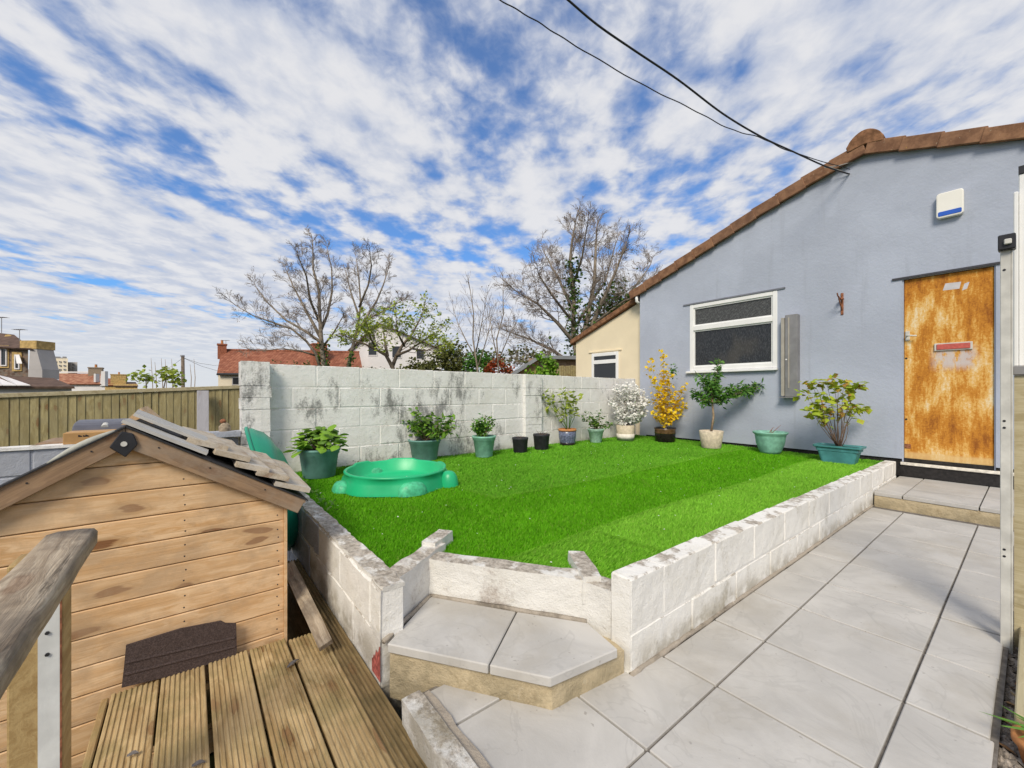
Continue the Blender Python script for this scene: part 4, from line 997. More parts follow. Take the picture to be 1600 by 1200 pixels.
# felt offcut standing against the cladding
fx = SX+.018
fo_ = MB(); edge = [at_x(197, 1008, fx), at_x(282, 982, fx), at_x(345, 970, fx), at_x(352, 973.5, fx), at_x(369, 974, fx), at_x(370, 1012, fx), at_x(369, 1024, fx), at_x(280, 1052, fx), at_x(190, 1074, fx), at_x(194, 1040, fx)]
zlo = DZ-.03
nE = len(edge)
fo_.prism([(p.y, max(p.z, DZ-.045)) for p in edge], fx-.005, fx+.004, axis=0)
fe = empty('felt_offcut', (fx, .1, DZ), 'torn brown roofing felt offcut standing against the foot of the shed', 'felt')
part('sheet', fo_, 'felt', fe)
for t in (.42, .70):
    a = edge[0].lerp(edge[8], t); b = edge[4].lerp(edge[6], t); part('ridge', MB().tube([(fx+.003, a.y+.004, a.z), (fx+.003, b.y-.004, b.z)], .0055, 6), 'felt', fe)

# old planks dropped in the gap between shed and wall
for (a, b, w, lab) in (((-2.55, .425, .16), (-1.93, .47, .0), .06, 'old grey plank tilted in the gap between the shed and the side wall'), ((-3.2, .47, -.24), (-2.0, .49, -.26), .16, 'dark wide plank lying low between the shed and the side wall')):
    a = Vector(a); b = Vector(b); ln = (b-a).length; mb = MB(); mb.rough((-ln/2, -w/2, -.011), (ln/2, w/2, .011), .15, .002, 9)
    o = inst('old_plank', mesh_of(mb, 'old_plank', (0, 0, 0), 'rail' if w < .1 else 'deckdark', False), None, (a+b)/2, mat3=frame(b-a, (0, -.35, 1) if w < .1 else (0, 0, 1))); tag(o, lab, 'plank')

# ================================================================ HANDRAIL
hr = empty('handrail', (-1.35, -.26, -.5), 'weathered grey timber handrail on a yellow post beside the deck', 'handrail')
ra = at_z(112, 832, .77); mb = MB(); nseg = 26
prof = [(-.047, -.020), (-.047, .010), (-.040, .019), (-.02, .0225), (.02, .0225), (.040, .019), (.047, .010), (.047, -.020), (.035, -.026), (-.035, -.026)]
Lr = 1.9; np_ = len(prof)
for i in range(nseg+1):
    for a, b in prof: mb.v.append(tuple(jit(Vector((Lr*i/nseg, a, b)), .0025, 16)))
for i in range(nseg):
    for k in range(np_): q = i*np_+k; r_ = i*np_+(k+1) % np_; mb.f.append((q, r_, r_+np_, q+np_))
mb.f.append(tuple(range(np_))); mb.f.append(tuple(nseg*np_+k for k in reversed(range(np_))))
me = mesh_of(mb, 'rail', (-0, 0, 0), 'rail', True); bm = bmesh.new(); bm.from_mesh(me); bmesh.ops.recalc_face_normals(bm, faces=bm.faces); bm.to_mesh(me); bm.free()
inst('rail', me, hr, (ra.x-.01, -.236, .752), (0, 0, 0))
part('post', MB().box((-1.51, -.325, -.5), (-1.42, -.238, .728)), 'post', hr, origin=Vector((-1.46, -.28, .1)), bevel=.004)
stp = MB().box((-1.4195, -.277, -.5), (-1.4145, -.2425, .722)); part('strap', stp, m_plain('white_painted_steel', (.62, .63, .62), .5, .4, .12, 12, .15), hr)
part('rust_edge', MB().box((-1.4197, -.2422, -.5), (-1.4142, -.2395, .722)), 'rustiron', hr)
for z in (.56, .51): part('bolt', MB().tube([(-1.4145, -.262, z), (-1.411, -.262, z)], .004, 7), 'plastic_black', hr)

# ================================================================ FENCE BEHIND
FX = -8.2
fe2 = empty('board_fence', (FX, -1, -.6), 'tall olive brown close boarded fence with a pale capping rail', 'fence')
def ftop(y): return at_x(376, 602, FX).z+(at_x(0, 615, FX).z-at_x(376, 602, FX).z)*(at_x(376, 600, FX).y-y)/(at_x(376, 600, FX).y-at_x(0, 612, FX).y)
fbm = []
for k in range(3):
    mb = MB(); w = .098; mb.add([(-.95, -w/2, 0), (.95, -w/2, 0), (.95, w/2, 0), (-.95, w/2, 0), (-.95, -w/2, .016), (.95, -w/2, .016), (.95, w/2, .006), (-.95, w/2, .006)], [(0,3,2,1),(4,5,6,7),(0,1,5,4),(1,2,6,5),(2,3,7,6),(3,0,4,7)])
    fbm.append(mesh_of(mb, 'fence_board', (0, 0, 0), 'fence', False, .0015))
y = -3.2
while y < 2.6:
    M3 = Matrix((Vector((0, 0, 1)), Vector((0, 1, 0)), Vector((-1, 0, 0)))).transposed()
    M3 = frame((0, rng.uniform(-.004, .004), 1), (1, rng.uniform(-.05, .05), 0))
    inst('fence_board', fbm[rng.randrange(3)], fe2, (FX+rng.uniform(-.003, .003), y, ftop(y)-.05-.95+rng.uniform(-.006, .004)), mat3=M3); y += .0865
ya, yb = -3.25, 2.6
cpf = MB().add([(FX-.03, ya, ftop(ya)-.055), (FX+.035, ya, ftop(ya)-.055), (FX+.035, ya, ftop(ya)), (FX-.03, ya, ftop(ya)), (FX-.03, yb, ftop(yb)-.055), (FX+.035, yb, ftop(yb)-.055), (FX+.035, yb, ftop(yb)), (FX-.03, yb, ftop(yb))], [(0,1,2,3),(4,7,6,5),(0,4,5,1),(1,5,6,2),(2,6,7,3),(3,7,4,0)])
cap_o = part('capping_rail', cpf, 'fencecap', fe2, bevel=.004)
for y in (-2.6, -.8, 1.0): part('fence_post', MB().box((FX-.12, y, -1.2), (FX-.02, y+.09, ftop(y)-.03)), 'fence', fe2)
pa, pb = at_x(317, 610.5, FX+.10), at_x(317, 667, FX+.3)
mb = MB().box((-.62, -.075, -.012), (.62, .075, .012))
o = inst('leaning_plank', mesh_of(mb, 'leaning_plank', (0, 0, 0), 'sawn', False, .003), None, (pa+(pb-pa).normalized()*.62), mat3=frame(pa-pb, (1, 0, .2))); tag(o, 'pale grey plank leaning upright against the board fence', 'plank')

# barbecue and carton by the low wall
bq = empty('barbecue', (-5.35, -1.05, -.5), 'dark grey barbecue with a domed lid and round badge behind the low wall', 'barbecue')
b0 = at_x(113, 690, -5.25); b1 = at_x(214, 657, -5.25); yl, yr = b0.y, b1.y+.12; zt_ = b1.z+.01
prof = [(-.30, 0)]+[(-.30*math.cos(math.pi*i/14)**1 if False else -.30+.6*(1-math.cos(math.pi*i/14))/2, .20*math.sin(math.pi*i/14)**.45) for i in range(1, 14)]+[(.30, 0)]
mb = MB(); mb.prism([(-5.5+a, zt_-.20+b) for a, b in prof], yl, yr, axis=1); part('lid', mb, 'bbq', bq, bevel=.008)
part('firebox', MB().box((-5.79, yl+.01, zt_-.42), (-5.21, yr-.01, zt_-.205)), 'bbq', bq, bevel=.01)
th = at_x(163, 663.5, -5.22)
part('badge', MB().tube([(-5.30, th.y, zt_-.045), (-5.235, th.y, zt_-.065)], .026, 16), 'galv', bq, smooth=False)
for y in (yl+.05, yr-.05):
    for x in (-5.72, -5.28): part('leg', MB().tube([(x, y, -.5), (x, y, zt_-.42)], .018, 8), 'bbq', bq, smooth=True)
k0 = at_x(103, 697, -4.70); k1 = at_x(190, 672, -4.70)
cb_ = empty('carton', (-4.66, (k0.y+k1.y)/2, .712), 'brown cardboard carton lying on the low grey wall', 'carton')
part('box', MB().box((-4.86, k0.y, .713), (-4.60, k1.y+.12, k1.z)), 'cardboard', cb_, bevel=.003)
part('tape', MB().box((-4.75, k0.y-.001, k1.z-.002), (-4.71, k1.y+.121, k1.z+.0012)), m_plain('parcel_tape', (.42, .26, .11), .35, .4), cb_)
pr0, pr1 = at_x(122, 680.5, -4.598), at_x(137, 682, -4.598)
for i in range(9):
    if i in (3,): continue
    y = pr0.y+(pr1.y-pr0.y)*i/8.; part('print_mark', MB().box((-4.6005, y, pr0.z-.012), (-4.5992, y+.008, pr0.z+.004-.004*(i % 3))), 'plastic_black', cb_)
t0 = at_x(64, 690, -4.9); o = empty('tile_stack', (-4.95, t0.y, .60), 'flat brown paving piece lying behind the low grey wall', 'slab')
part('slab', MB().box((-5.25, t0.y, .63), (-4.74, t0.y+.22, .72)), 'barge', o, bevel=.006)
part('support', MB().box((-5.2, t0.y+.02, -.5), (-4.8, t0.y+.2, .63)), 'brick', o)
# small stone ornament on the low wall
sp = at_x(351, 683, -4.55)
og = empty('stone_ornament', (-4.55, sp.y, .70), 'small weathered stone finial with a rusty top beside the tall wall', 'ornament')
mb = MB().lathe([(0, 0), (.055, 0), (.055, .015), (.035, .03), (.048, .06), (.045, .09), (.028, .115), (.02, .125), (0, .127)], 14, (-4.55, sp.y, .7125)); mb.v = [tuple(jit(Vector(v), .006, 40)) for v in mb.v]; part('finial', mb, 'stone', og, smooth=True)
mb = MB().lathe([(0, .120), (.02, .122), (.026, .140), (.014, .158), (0, .163)], 10, (-4.553, sp.y-.012, .7125)); mb.v = [tuple(jit(Vector(v), .008, 60)) for v in mb.v]; part('top', mb, 'rustiron', og, smooth=True)

# ================================================================ SANDPIT AND ITS LID
pc = at_z(619, 757, .29); pz = tz(pc.x, pc.y)+.006
sp_ = empty('sandpit', (pc.x, pc.y, pz), 'green plastic turtle shaped sandpit on the lawn', 'sandpit')
Ra = .435; SEG = 72
def pit_ring(r, z, wob):
    out = []
    for k in range(SEG):
        t = 2*math.pi*k/SEG; rr_ = r*(1+wob*.035*math.cos(6*t+.6)); out.append(Vector((pc.x+rr_*1.04*math.cos(t), pc.y+rr_*math.sin(t), pz+z*.82)))
    return out
rings = [pit_ring(Ra*1.07, 0, 1), pit_ring(Ra*1.06, .03, 1), pit_ring(Ra*1.01, .10, .8), pit_ring(Ra*.985, .150, .3), pit_ring(Ra*1.0, .158, .0), pit_ring(Ra*1.0, .172, .0), pit_ring(Ra*.985, .180, 0), pit_ring(Ra*.95, .178, 0), pit_ring(Ra*.935, .165, 0), pit_ring(Ra*.90, .06, 0), pit_ring(Ra*.82, .032, 0), pit_ring(Ra*.30, .030, 0)]
# raised seat lips along the rim
for ri in range(3, 10):
    for k in range(SEG):
        t = 2*math.pi*k/SEG
        for c_, w_ in ((R(148), .33), (R(75), .30), (R(205), .26)):
            d_ = abs((t-c_+math.pi) % (2*math.pi)-math.pi)
            if d_ < w_: rings[ri][k].z += .016*min(1, (w_-d_)/.06) if ri < 9 else 0
mb = MB()
for r_ in rings: mb.v += [tuple(v) for v in r_]
for i in range(len(rings)-1):
    for k in range(SEG): a = i*SEG+k; b = i*SEG+(k+1) % SEG; mb.f.append((a, b, b+SEG, a+SEG))
mb.f.append(tuple((len(rings)-1)*SEG+k for k in range(SEG)))
part('tub', mb, 'pit', sp_, smooth=True)
def lobe(name, ang, out, w, l, h, mat, zc=.0, lump=.0):
    mb = MB(); c = Vector((pc.x+Ra*out*math.cos(ang), pc.y+Ra*out*math.sin(ang), pz)); d = Vector((math.cos(ang), math.sin(ang), 0)); e = Vector((-d.y, d.x, 0)); nu, nv = 16, 7
    for j in range(nv+1):
        ph = math.pi/2*j/nv
        for i in range(nu):
            th_ = 2*math.pi*i/nu; p = c+d*(l*math.cos(th_)*math.cos(ph)**.7)+e*(w*math.sin(th_)*math.cos(ph)**.7)+Vector((0, 0, zc+h*math.sin(ph)))
            if lump: p += .5*lump*noise.noise(p*70)*(p-c).normalized()
            mb.v.append(tuple(p))
    for j in range(nv):
        for i in range(nu): a = j*nu+i; b = j*nu+(i+1) % nu; mb.f.append((a, b, b+nu, a+nu))
    return part(name, mb, mat, sp_, smooth=True)
toc = math.atan2(-pc.y, -pc.x)
lobe('foot', toc+.28, 1.03, .125, .07, .105, 'pitpale', lump=.012); lobe('foot', toc-1.22, 1.06, .10, .075, .085, 'pitpale', lump=.010)
lobe('foot', toc+2.0, 1.04, .11, .07, .10, 'pitpale', lump=.012); lobe('foot', toc+3.6, 1.04, .11, .07, .10, 'pitpale', lump=.012)
hdm = lobe('head', toc+1.12, 1.13, .075, .085, .135, 'pit')
lobe('tail', toc-2.0, 1.05, .05, .07, .08, 'pit')

# the lid, a domed shell stood on edge between shed and wall
ld = empty('turtle_shell_cover', (-3.62, .50, -.1), 'domed green plastic sandpit lid stood on edge behind the shed roof', 'cover')
mb = MB(); rings_ = 9; sg = 40
for i in range(rings_):
    t = i/(rings_-1); r_ = .47*math.cos(t*math.pi/2*.93)**.85; z = .17*math.sin(t*math.pi/2)
    for k in range(sg):
        th_ = 2*math.pi*k/sg; zz_ = z*(1+.05*math.cos(6*th_))-(.012 if (i in (2, 5)) else 0); mb.v.append((r_*math.cos(th_), r_*math.sin(th_), zz_))
for i in range(rings_-1):
    for k in range(sg): a = i*sg+k; b = i*sg+(k+1) % sg; mb.f.append((a, b, b+sg, a+sg))
mb.f.append(tuple((rings_-1)*sg+k for k in range(sg)))
# rolled rim
rim = MB().tube([(.475*math.cos(2*math.pi*k/40), .475*math.sin(2*math.pi*k/40), .0) for k in range(41)], .012, 8, False)
nl = Vector((.10, 1, .30)).normalized(); M3 = frame((1, -.10, 0), nl); lc = Vector((-3.52, .452, .40))
me = mesh_of(mb, 'shell', (0, 0, 0), 'lid', True); inst('shell', me, ld, lc, mat3=M3); inst('rim', mesh_of(rim, 'rim', (0, 0, 0), 'lid', True), ld, lc, mat3=M3)

# ================================================================ POTS AND PLANTS
def leafmesh(pts_, size, mat, parent, name='foliage', up=.4, seed=1, fold=.25, aspect=.55, kind='stuff', face=None):
    """small folded leaves, two quads each, gathered in one part"""
    g_ = np.random.default_rng(seed); n = len(pts_); P_ = np.array([tuple(p) for p in pts_])
    d = g_.normal(0, 1, (n, 3)); d[:, 2] = d[:, 2]*.6; d /= np.linalg.norm(d, axis=1)[:, None]
    nn = g_.normal(0, 1, (n, 3)); nn[:, 2] = np.abs(nn[:, 2])+up*2
    if face is not None: nn += np.array(face)*1.2
    nn -= (nn*d).sum(1)[:, None]*d; nn /= np.linalg.norm(nn, axis=1)[:, None]; e = np.cross(nn, d)
    s = (size*g_.uniform(.65, 1.25, n))[:, None]
    a = P_; b = P_+d*s*.5+e*s*aspect*.5-nn*s*fold*.15; c = P_+d*s-nn*s*fold*.5; f = P_+d*s*.5-e*s*aspect*.5-nn*s*fold*.15; m_ = P_+d*s*.5+nn*s*fold*.12
    V_ = np.stack([a, b, c, f, m_], 1).reshape(-1, 3); i0 = np.arange(n)*5
    F_ = np.concatenate([np.c_[i0, i0+1, i0+4], np.c_[i0+1, i0+2, i0+4], np.c_[i0+2, i0+3, i0+4], np.c_[i0+3, i0, i0+4]])
    return raw(name, V_, F_, mat, parent, kind)

def pot(root, c, rt, rb, h, mat, style='rim', soil=True):
    x, y, z = c; t = .008
    if style == 'rim':       # plastic planter with a deep flared rim and a shoulder
        prof = [(0, 0), (rb, 0), (rb+.004, .006), (rb+(rt*.93-rb)*.80, h*.78), (rt*.93, h*.80), (rt*.95, h*.90), (rt*.985, h*.92), (rt, h*.94), (rt, h), (rt-.014, h), (rt-.022, h*.96), (rt*.86, h*.90), (0, h*.88)]
    elif style == 'bowl':
        prof = [(0, 0), (rb, 0), (rb*1.12, h*.12), (rt*.80, h*.45), (rt*.86, h*.76), (rt*.88, h*.86), (rt*.995, h*.93), (rt, h), (rt*.93, h*1.0), (rt*.84, h*.93), (0, h*.88)]
    elif style == 'plain':
        prof = [(0, 0), (rb, 0), (rb+.003, .004), (rt*.965, h*.86), (rt, h*.88), (rt, h), (rt-.010, h), (rt-.014, h*.95), (0, h*.90)]
    elif style == 'thick':
        prof = [(0, 0), (rb-.006, 0), (rb, .008), (rt, h-.008), (rt-.005, h), (rt-.026, h), (rt-.034, h-.01), (rt-.036, h*.9), (0, h*.88)]
    else:                    # glazed: rounded belly
        prof = [(0, 0), (rb, 0), (rb*1.1, h*.05), (rt*.95, h*.45), (rt*.98, h*.70), (rt*.93, h*.86), (rt*1.02, h*.93), (rt*1.02, h), (rt*.90, h), (rt*.86, h*.93), (0, h*.88)]
    o = part('pot', MB().lathe(prof, 28, (x, y, z)), mat, root, smooth=True)
    if soil: part('soil', MB().lathe([(0, h*.93), (rt*.5, h*.925), (rt*.845, h*.905), (rt*.845, h*.88), (0, h*.88)], 20, (x, y, z)), 'soil', root, smooth=True)
    return o
def stems(root, base, tips, r, mat='stemwood', bow=.03, seed=3, name='stems'):
    g_ = random.Random(seed); mb = MB(); paths = []
    for tpt in tips:
        b = Vector(base)+Vector((g_.uniform(-.02, .02), g_.uniform(-.02, .02), 0)); tpt = Vector(tpt); mid = b.lerp(tpt, .5)+Vector((g_.uniform(-bow, bow), g_.uniform(-bow, bow), g_.uniform(0, bow)))
        p = [b, b.lerp(mid, .55)+Vector((g_.uniform(-.3, .3)*bow, g_.uniform(-.3, .3)*bow, 0)), mid, mid.lerp(tpt, .55)+Vector((0, 0, bow*.3)), tpt]; paths.append(p); mb.tube(p, [r, r*.85, r*.7, r*.5, r*.25], 5)
    part(name, mb, mat, root, smooth=True); return paths
def along_paths(paths, n, spread, t0=.3, seed=1, tip=1.0):
    g_ = random.Random(seed); out = []
    for i in range(n):
        p = g_.choice(paths); t = t0+(1-t0)*g_.random()**tip; f = t*(len(p)-1); k = min(int(f), len(p)-2); q = p[k].lerp(p[k+1], f-k)
        out.append(q+Vector((g_.gauss(0, spread), g_.gauss(0, spread), g_.gauss(0, spread))))
    return out
def place(u, vb, dz=.0):
    p = at_z(u, vb, .295)
    for _ in range(3): p = at_z(u, vb, tz(p.x, p.y)+.012+dz)
    return p
def potted(name, u0, u1, vt, vb, label, cat='potted plant', group='pots standing around the lawn'):
    """base centre, top radius, height and depth of a pot from its outline in the photo"""
    p = place((u0+u1)/2, vb-2); D = depth(p); rt = (u1-u0)/2/FPX*D*.985; p = p+Vector((FW[0], FW[1], 0))*rt*.55
    p.z = tz(p.x, p.y)+.012
    D = depth(p); h = (vb-vt)/FPX*D*.96
    return empty(name, p, label, cat, group), p, rt, h, D
def up_pt(D, u, v, p, off=0.):
    """a point seen at pixel u,v that stands about as deep as the plant"""
    return at_d(u, v, D+off)

# 1 hydrangea
r1, p, rt, h, D = potted('potted_plant', 458, 523, 704, 750, 'bushy bright green leafed plant in a large green tub by the wall end')
pot(r1, p, rt, rt*.72, h, 'potgreen'); c = p+Vector((0, 0, h*.9))
tips = [c+Vector((.20*math.cos(a)*f, .20*math.sin(a)*f, .05+.16*(1-f*f))) for a, f in [(i*2.4, math.sqrt((i+.5)/34)) for i in range(34)]]
paths = stems(r1, c, tips, .005, 'stemdark', .02)
lme = MB(); prof_l = [(0, .0), (.2, .30), (.45, .42), (.7, .34), (.9, .14), (1, 0)]
for i, (t, w) in enumerate(prof_l): lme.v += [(t, -w, -.02-.25*t*t), (t, 0, .05*math.sin(t*3)-.2*t*t), (t, w, -.02-.25*t*t)]
for i in range(5): lme.f += [(i*3, i*3+3, i*3+4, i*3+1), (i*3+1, i*3+4, i*3+5, i*3+2)]
lmes = mesh_of(lme, 'leaf', (0, 0, 0), 'leafbright', True); lmes2 = mesh_of(lme, 'leaf', (0, 0, 0), 'leafmid', True)
def big_leaves(root, pts_, size, seed, dark=.3):
    g_ = random.Random(seed)
    for q in pts_:
        o = inst('leaf', lmes2 if g_.random() < dark else lmes, root, q); a = g_.uniform(0, 6.28); s = size*g_.uniform(.7, 1.2)
        o.rotation_euler = (g_.uniform(-.45, .45), g_.uniform(-.35, .35), a); o.scale = (s, s, s)
lp_ = []
for t in tips:
    for k in range(5): lp_.append(t+Vector((rng.gauss(0, .030), rng.gauss(0, .030), rng.gauss(-.01, .025))))
big_leaves(r1, lp_, .092, 4, .2)

# 2 leafy shrub in green tub
r2, p, rt, h, D = potted('potted_plant', 634, 687, 689, 722, 'twiggy green shrub leaning both ways in a green tub behind the sandpit')
pot(r2, p, rt, rt*.72, h, 'potgreen'); c = p+Vector((0, 0, h*.9))
tips = [up_pt(D, u, v, p, o_) for u, v, o_ in ((640, 645, .1), (650, 642, -.1), (632, 655, 0), (668, 655, .1), (690, 652, -.1), (705, 655, .05), (712, 668, -.05), (700, 672, .1), (648, 665, -.15), (660, 675, .1), (684, 678, -.1), (636, 668, .1), (676, 648, 0))]
paths = stems(r2, c, tips, .006, 'stemwood', .03); leafmesh(along_paths(paths, 420, .026, .40, 2), .075, 'leafmid', r2, seed=2); leafmesh(along_paths(paths, 160, .03, .5, 12), .075, 'leafbright', r2, 'young_foliage', seed=22)

# 3 mint pot
r3, p, rt, h, D = potted('potted_plant', 736, 775, 683, 717, 'compact dark twiggy bush in a mint green tapered pot')
pot(r3, p, rt, rt*.66, h, 'potmint'); c = p+Vector((0, 0, h*.9))
tips = [up_pt(D, 756+rng.uniform(-17, 17), rng.uniform(645, 672), p, rng.uniform(-.1, .1)) for _ in range(16)]
paths = stems(r3, c, tips, .004, 'stemwood', .02); leafmesh(along_paths(paths, 330, .018, .3, 3), .055, 'leafdark', r3, seed=3); leafmesh(along_paths(paths, 120, .018, .4, 13), .055, 'leafbright', r3, 'young_foliage', seed=33)

# 4, 5 black nursery pots
for (u0, u1, vt, vb, lab) in ((800, 826, 685.5, 709.5, 'empty black nursery pot next to the mint green pot'), (833, 860, 680, 705, 'black nursery pot of dry stalks next to the blue glazed pot')):
    r4, p, rt, h, D = potted('plant_pot', u0, u1, vt, vb, lab, 'plant pot'); pot(r4, p, rt, rt*.80, h, 'potblack', 'plain')
    tips = [p+Vector((rng.uniform(-rt, rt), rng.uniform(-rt, rt), h+rng.uniform(.005, .06))) for _ in range(16 if u0 > 830 else 5)]
    paths = stems(r4, p+Vector((0, 0, h*.88)), tips, .0022, 'stemdark', .02, name='dry_stalks')

# 6 blue glazed pot with a sparse rose
r6, p, rt, h, D = potted('potted_plant', 873, 902, 671.5, 698, 'sparse rose with arching stems in a blue glazed pot with a terracotta rim')
x, y, z = p
part('pot', MB().lathe([(0, 0), (rt*.78, 0), (rt*.80, h*.05), (rt*.95, h*.5), (rt*.97, h*.83), (rt*.90, h*.86), (0, h*.86)], 28, (x, y, z)), m_plain('mottled_blue_glaze', (.13, .15, .23), .25, .5, .45, 45, .05), r6, smooth=True)
part('rim', MB().lathe([(rt*.90, h*.865), (rt*1.01, h*.87), (rt*1.02, h*.93), (rt*.99, h), (rt*.88, h), (rt*.85, h*.93), (0, h*.9)], 28, (x, y, z)), 'terracotta', r6, smooth=True)
part('foot_band', MB().lathe([(rt*.785, 0), (rt*.80, h*.02), (rt*.865, h*.18), (rt*.85, h*.185), (rt*.7, 0)], 28, (x, y, z-.002), 1.01, 1.01), 'glazeblack', r6, smooth=True)
part('soil', MB().lathe([(0, h*.94), (rt*.84, h*.92), (rt*.84, h*.90), (0, h*.9)], 20, (x, y, z)), 'soil', r6)
tips = [up_pt(D, u, v, p, o_) for u, v, o_ in ((843, 612, 0), (857, 618, .06), (876, 611, -.08), (884, 610, .05), (897, 612, 0), (900, 618, .1), (884, 640, 0), (899, 640, -.1), (888, 625, .1), (878, 645, .0))]
paths = stems(r6, p+Vector((0, 0, h*.9)), tips, .0055, 'leafmid', .03); leafmesh(along_paths(paths, 190, .03, .45, 6, .6), .085, 'leafspring', r6, seed=6)

# 7 pale mint pot with low bush
r7, p, rt, h, D = potted('potted_plant', 919, 946, 672, 694, 'low spreading bush in a pale mint glazed pot')
pot(r7, p, rt, rt*.62, h, 'potpale'); tips = [up_pt(D, u, v, p, rng.uniform(-.1, .1)) for u, v in ((909, 648), (914, 655), (924, 650), (930, 652), (936, 643), (940, 650), (948, 662), (955, 664), (926, 660), (921, 646))]
paths = stems(r7, p+Vector((0, 0, h*.9)), tips, .004, 'stemwood', .03); leafmesh(along_paths(paths, 260, .02, .25, 7), .06, 'leafmid', r7, seed=7)

# 8 white blossom
r8, p, rt, h, D = potted('potted_plant', 965, 994, 666, 691, 'shrub covered in white blossom in a cream and white pot')
pot(r8, p, rt, rt*.92, h, 'potcream', 'thick'); part('whitewash_band', MB().lathe([(rt*.925, .002), (rt*.935, .0), (rt*.966, h*.45), (rt*.945, h*.45)], 28, (p.x, p.y, p.z)), 'potwhite', r8, smooth=True)
tips = []
for _ in range(60):
    u = 984+rng.gauss(0, 15); v = rng.uniform(596, 662)
    w_ = 33 if v < 640 else 27
    tips.append(up_pt(D, 984+rng.uniform(-w_, w_)*math.sqrt(max(.15, math.sin(math.pi*min(.95, max(.06, (v-588)/84))))), v, p, rng.uniform(-.22, .22)))
paths = stems(r8, p+Vector((0, 0, h*.9)), tips, .0035, 'stemdark', .05); leafmesh(along_paths(paths, 3600, .028, .40, 8, .7), .048, 'petalwhite', r8, 'blossom', seed=8, aspect=.9); leafmesh(along_paths(paths, 160, .03, .6, 18), .03, 'leafmid', r8, seed=18)

# 9 forsythia
r9, p, rt, h, D = potted('potted_plant', 1026, 1059, 670, 693, 'tall yellow flowering forsythia in a black and brown glazed pot')
pot(r9, p, rt, rt*.86, h, 'glazeblack', 'glazed'); part('glaze_band', MB().lathe([(rt*.975, h*.58), (rt*.988, h*.66), (rt*.95, h*.84), (rt*1.024, h*.925), (rt*1.0, h*.92)], 28, (p.x, p.y, p.z)), 'glazebrown', r9, smooth=True)
tips = [up_pt(D, u, v, p, rng.uniform(-.15, .15)) for u, v in ((1032, 548), (1036, 552), (1042, 570), (1046, 585), (1014, 562), (1012, 575), (1020, 590), (1025, 610), (1018, 622), (1072, 600), (1068, 610), (1060, 625), (1050, 600), (1040, 590), (1035, 575), (1022, 640), (1030, 630), (1064, 640), (1070, 632), (1045, 625), (1055, 612), (1028, 600), (1024, 650), (1060, 650))]
paths = stems(r9, p+Vector((0, 0, h*.9)), tips, .0035, 'stemwood', .05); leafmesh(along_paths(paths, 900, .024, .18, 9, .75), .066, 'petalyellow', r9, 'blossom', seed=9, aspect=.75); leafmesh([up_pt(D, 1052+rng.gauss(0, 3), 580+rng.gauss(0, 6), p) for _ in range(40)], .06, 'leafdark', r9, seed=19)

# 10 standard shrub
r10, p, rt, h, D = potted('potted_plant', 1098, 1134, 675, 703, 'dark green shrub with one long side branch in a cream tapered pot')
pot(r10, p, rt, rt*.80, h, 'potcream', 'thick'); b = p+Vector((0, 0, h*.9))
tk = [b, at_d(1115, 650, D), at_d(1113, 630, D), at_d(1112, 612, D)]; part('trunk', MB().tube(tk, [.016, .014, .013, .009], 8), 'stemwood', r10, smooth=True)
tips = [at_d(u, v, D+o_) for u, v, o_ in ((1125, 562, 0), (1122, 570, .05), (1090, 584, -.05), (1100, 586, .1), (1106, 590, -.1), (1086, 612, 0), (1084, 616, .1), (1094, 626, -.1), (1100, 630, .1), (1120, 590, .1), (1130, 626, 0), (1136, 622, -.1), (1126, 605, .1), (1110, 600, -.12), (1116, 596, 0), (1104, 610, .12))]
br2 = [at_d(u, v, D+o_) for u, v, o_ in ((1140, 612, 0), (1146, 604, -.05), (1160, 602, .05), (1172, 606, -.05), (1182, 600, .05), (1196, 601, 0), (1188, 606, .05), (1150, 612, .08), (1166, 612, 0))]
paths = stems(r10, tk[2], tips, .006, 'stemwood', .03); paths2 = stems(r10, tk[2], br2, .006, 'stemwood', .02, 5)
leafmesh(along_paths(paths, 900, .028, .38, 10, .8), .082, 'leafdark', r10, seed=10, aspect=.35); leafmesh(along_paths(paths2, 380, .024, .40, 11, .8), .08, 'leafdark', r10, 'side_foliage', seed=11, aspect=.35); leafmesh(along_paths(paths+paths2, 240, .026, .5, 14), .08, 'leafmid', r10, 'young_foliage', seed=14, aspect=.35)
stems(r10, b, [at_d(1119, 655, D), at_d(1112, 662, D)], .004, 'leafdark', .02, name='shoot')

# 11 wide mint bowl with a dead twig
r11, p, rt, h, D = potted('plant_pot', 1187, 1237, 677, 712, 'wide rimmed mint green bowl pot holding one dead twig', 'plant pot')
pot(r11, p, rt, rt*.56, h, 'potmint', 'bowl'); stems(r11, p+Vector((0, 0, h*.88)), [at_d(1210, 667, D), at_d(1206, 672, D), at_d(1221, 664, D)], .005, 'rustiron', .02, name='twig')

# 12 teal trough with a maple
p = place(1311, 725); D = depth(p)+.06; p = at_z(1311, 722, tz(p.x, p.y)+.012); p.y = min(p.y, 6.1)
r12 = empty('potted_plant', p, 'young maple with fresh yellow green leaves in a rectangular teal planter', 'potted plant', 'pots standing around the lawn')
D = depth(p); hw, hd_, h = .225, .13, .20
def rect_ring(w, d, z, r=.03): return [(p.x+a, p.y+b, p.z+z) for a, b in rrect(-w, w, -d, d, min(r, d*.5), 3)]
rg = [rect_ring(hw*.70, hd_*.74, 0), rect_ring(hw*.84, hd_*.86, h*.66), rect_ring(hw*.90, hd_*.9, h*.68), rect_ring(hw*.92, hd_*.92, h*.84), rect_ring(hw*1.02, hd_*1.06, h*.90), rect_ring(hw*1.03, hd_*1.07, h), rect_ring(hw*.92, hd_*.90, h*1.0), rect_ring(hw*.88, hd_*.86, h*.90)]
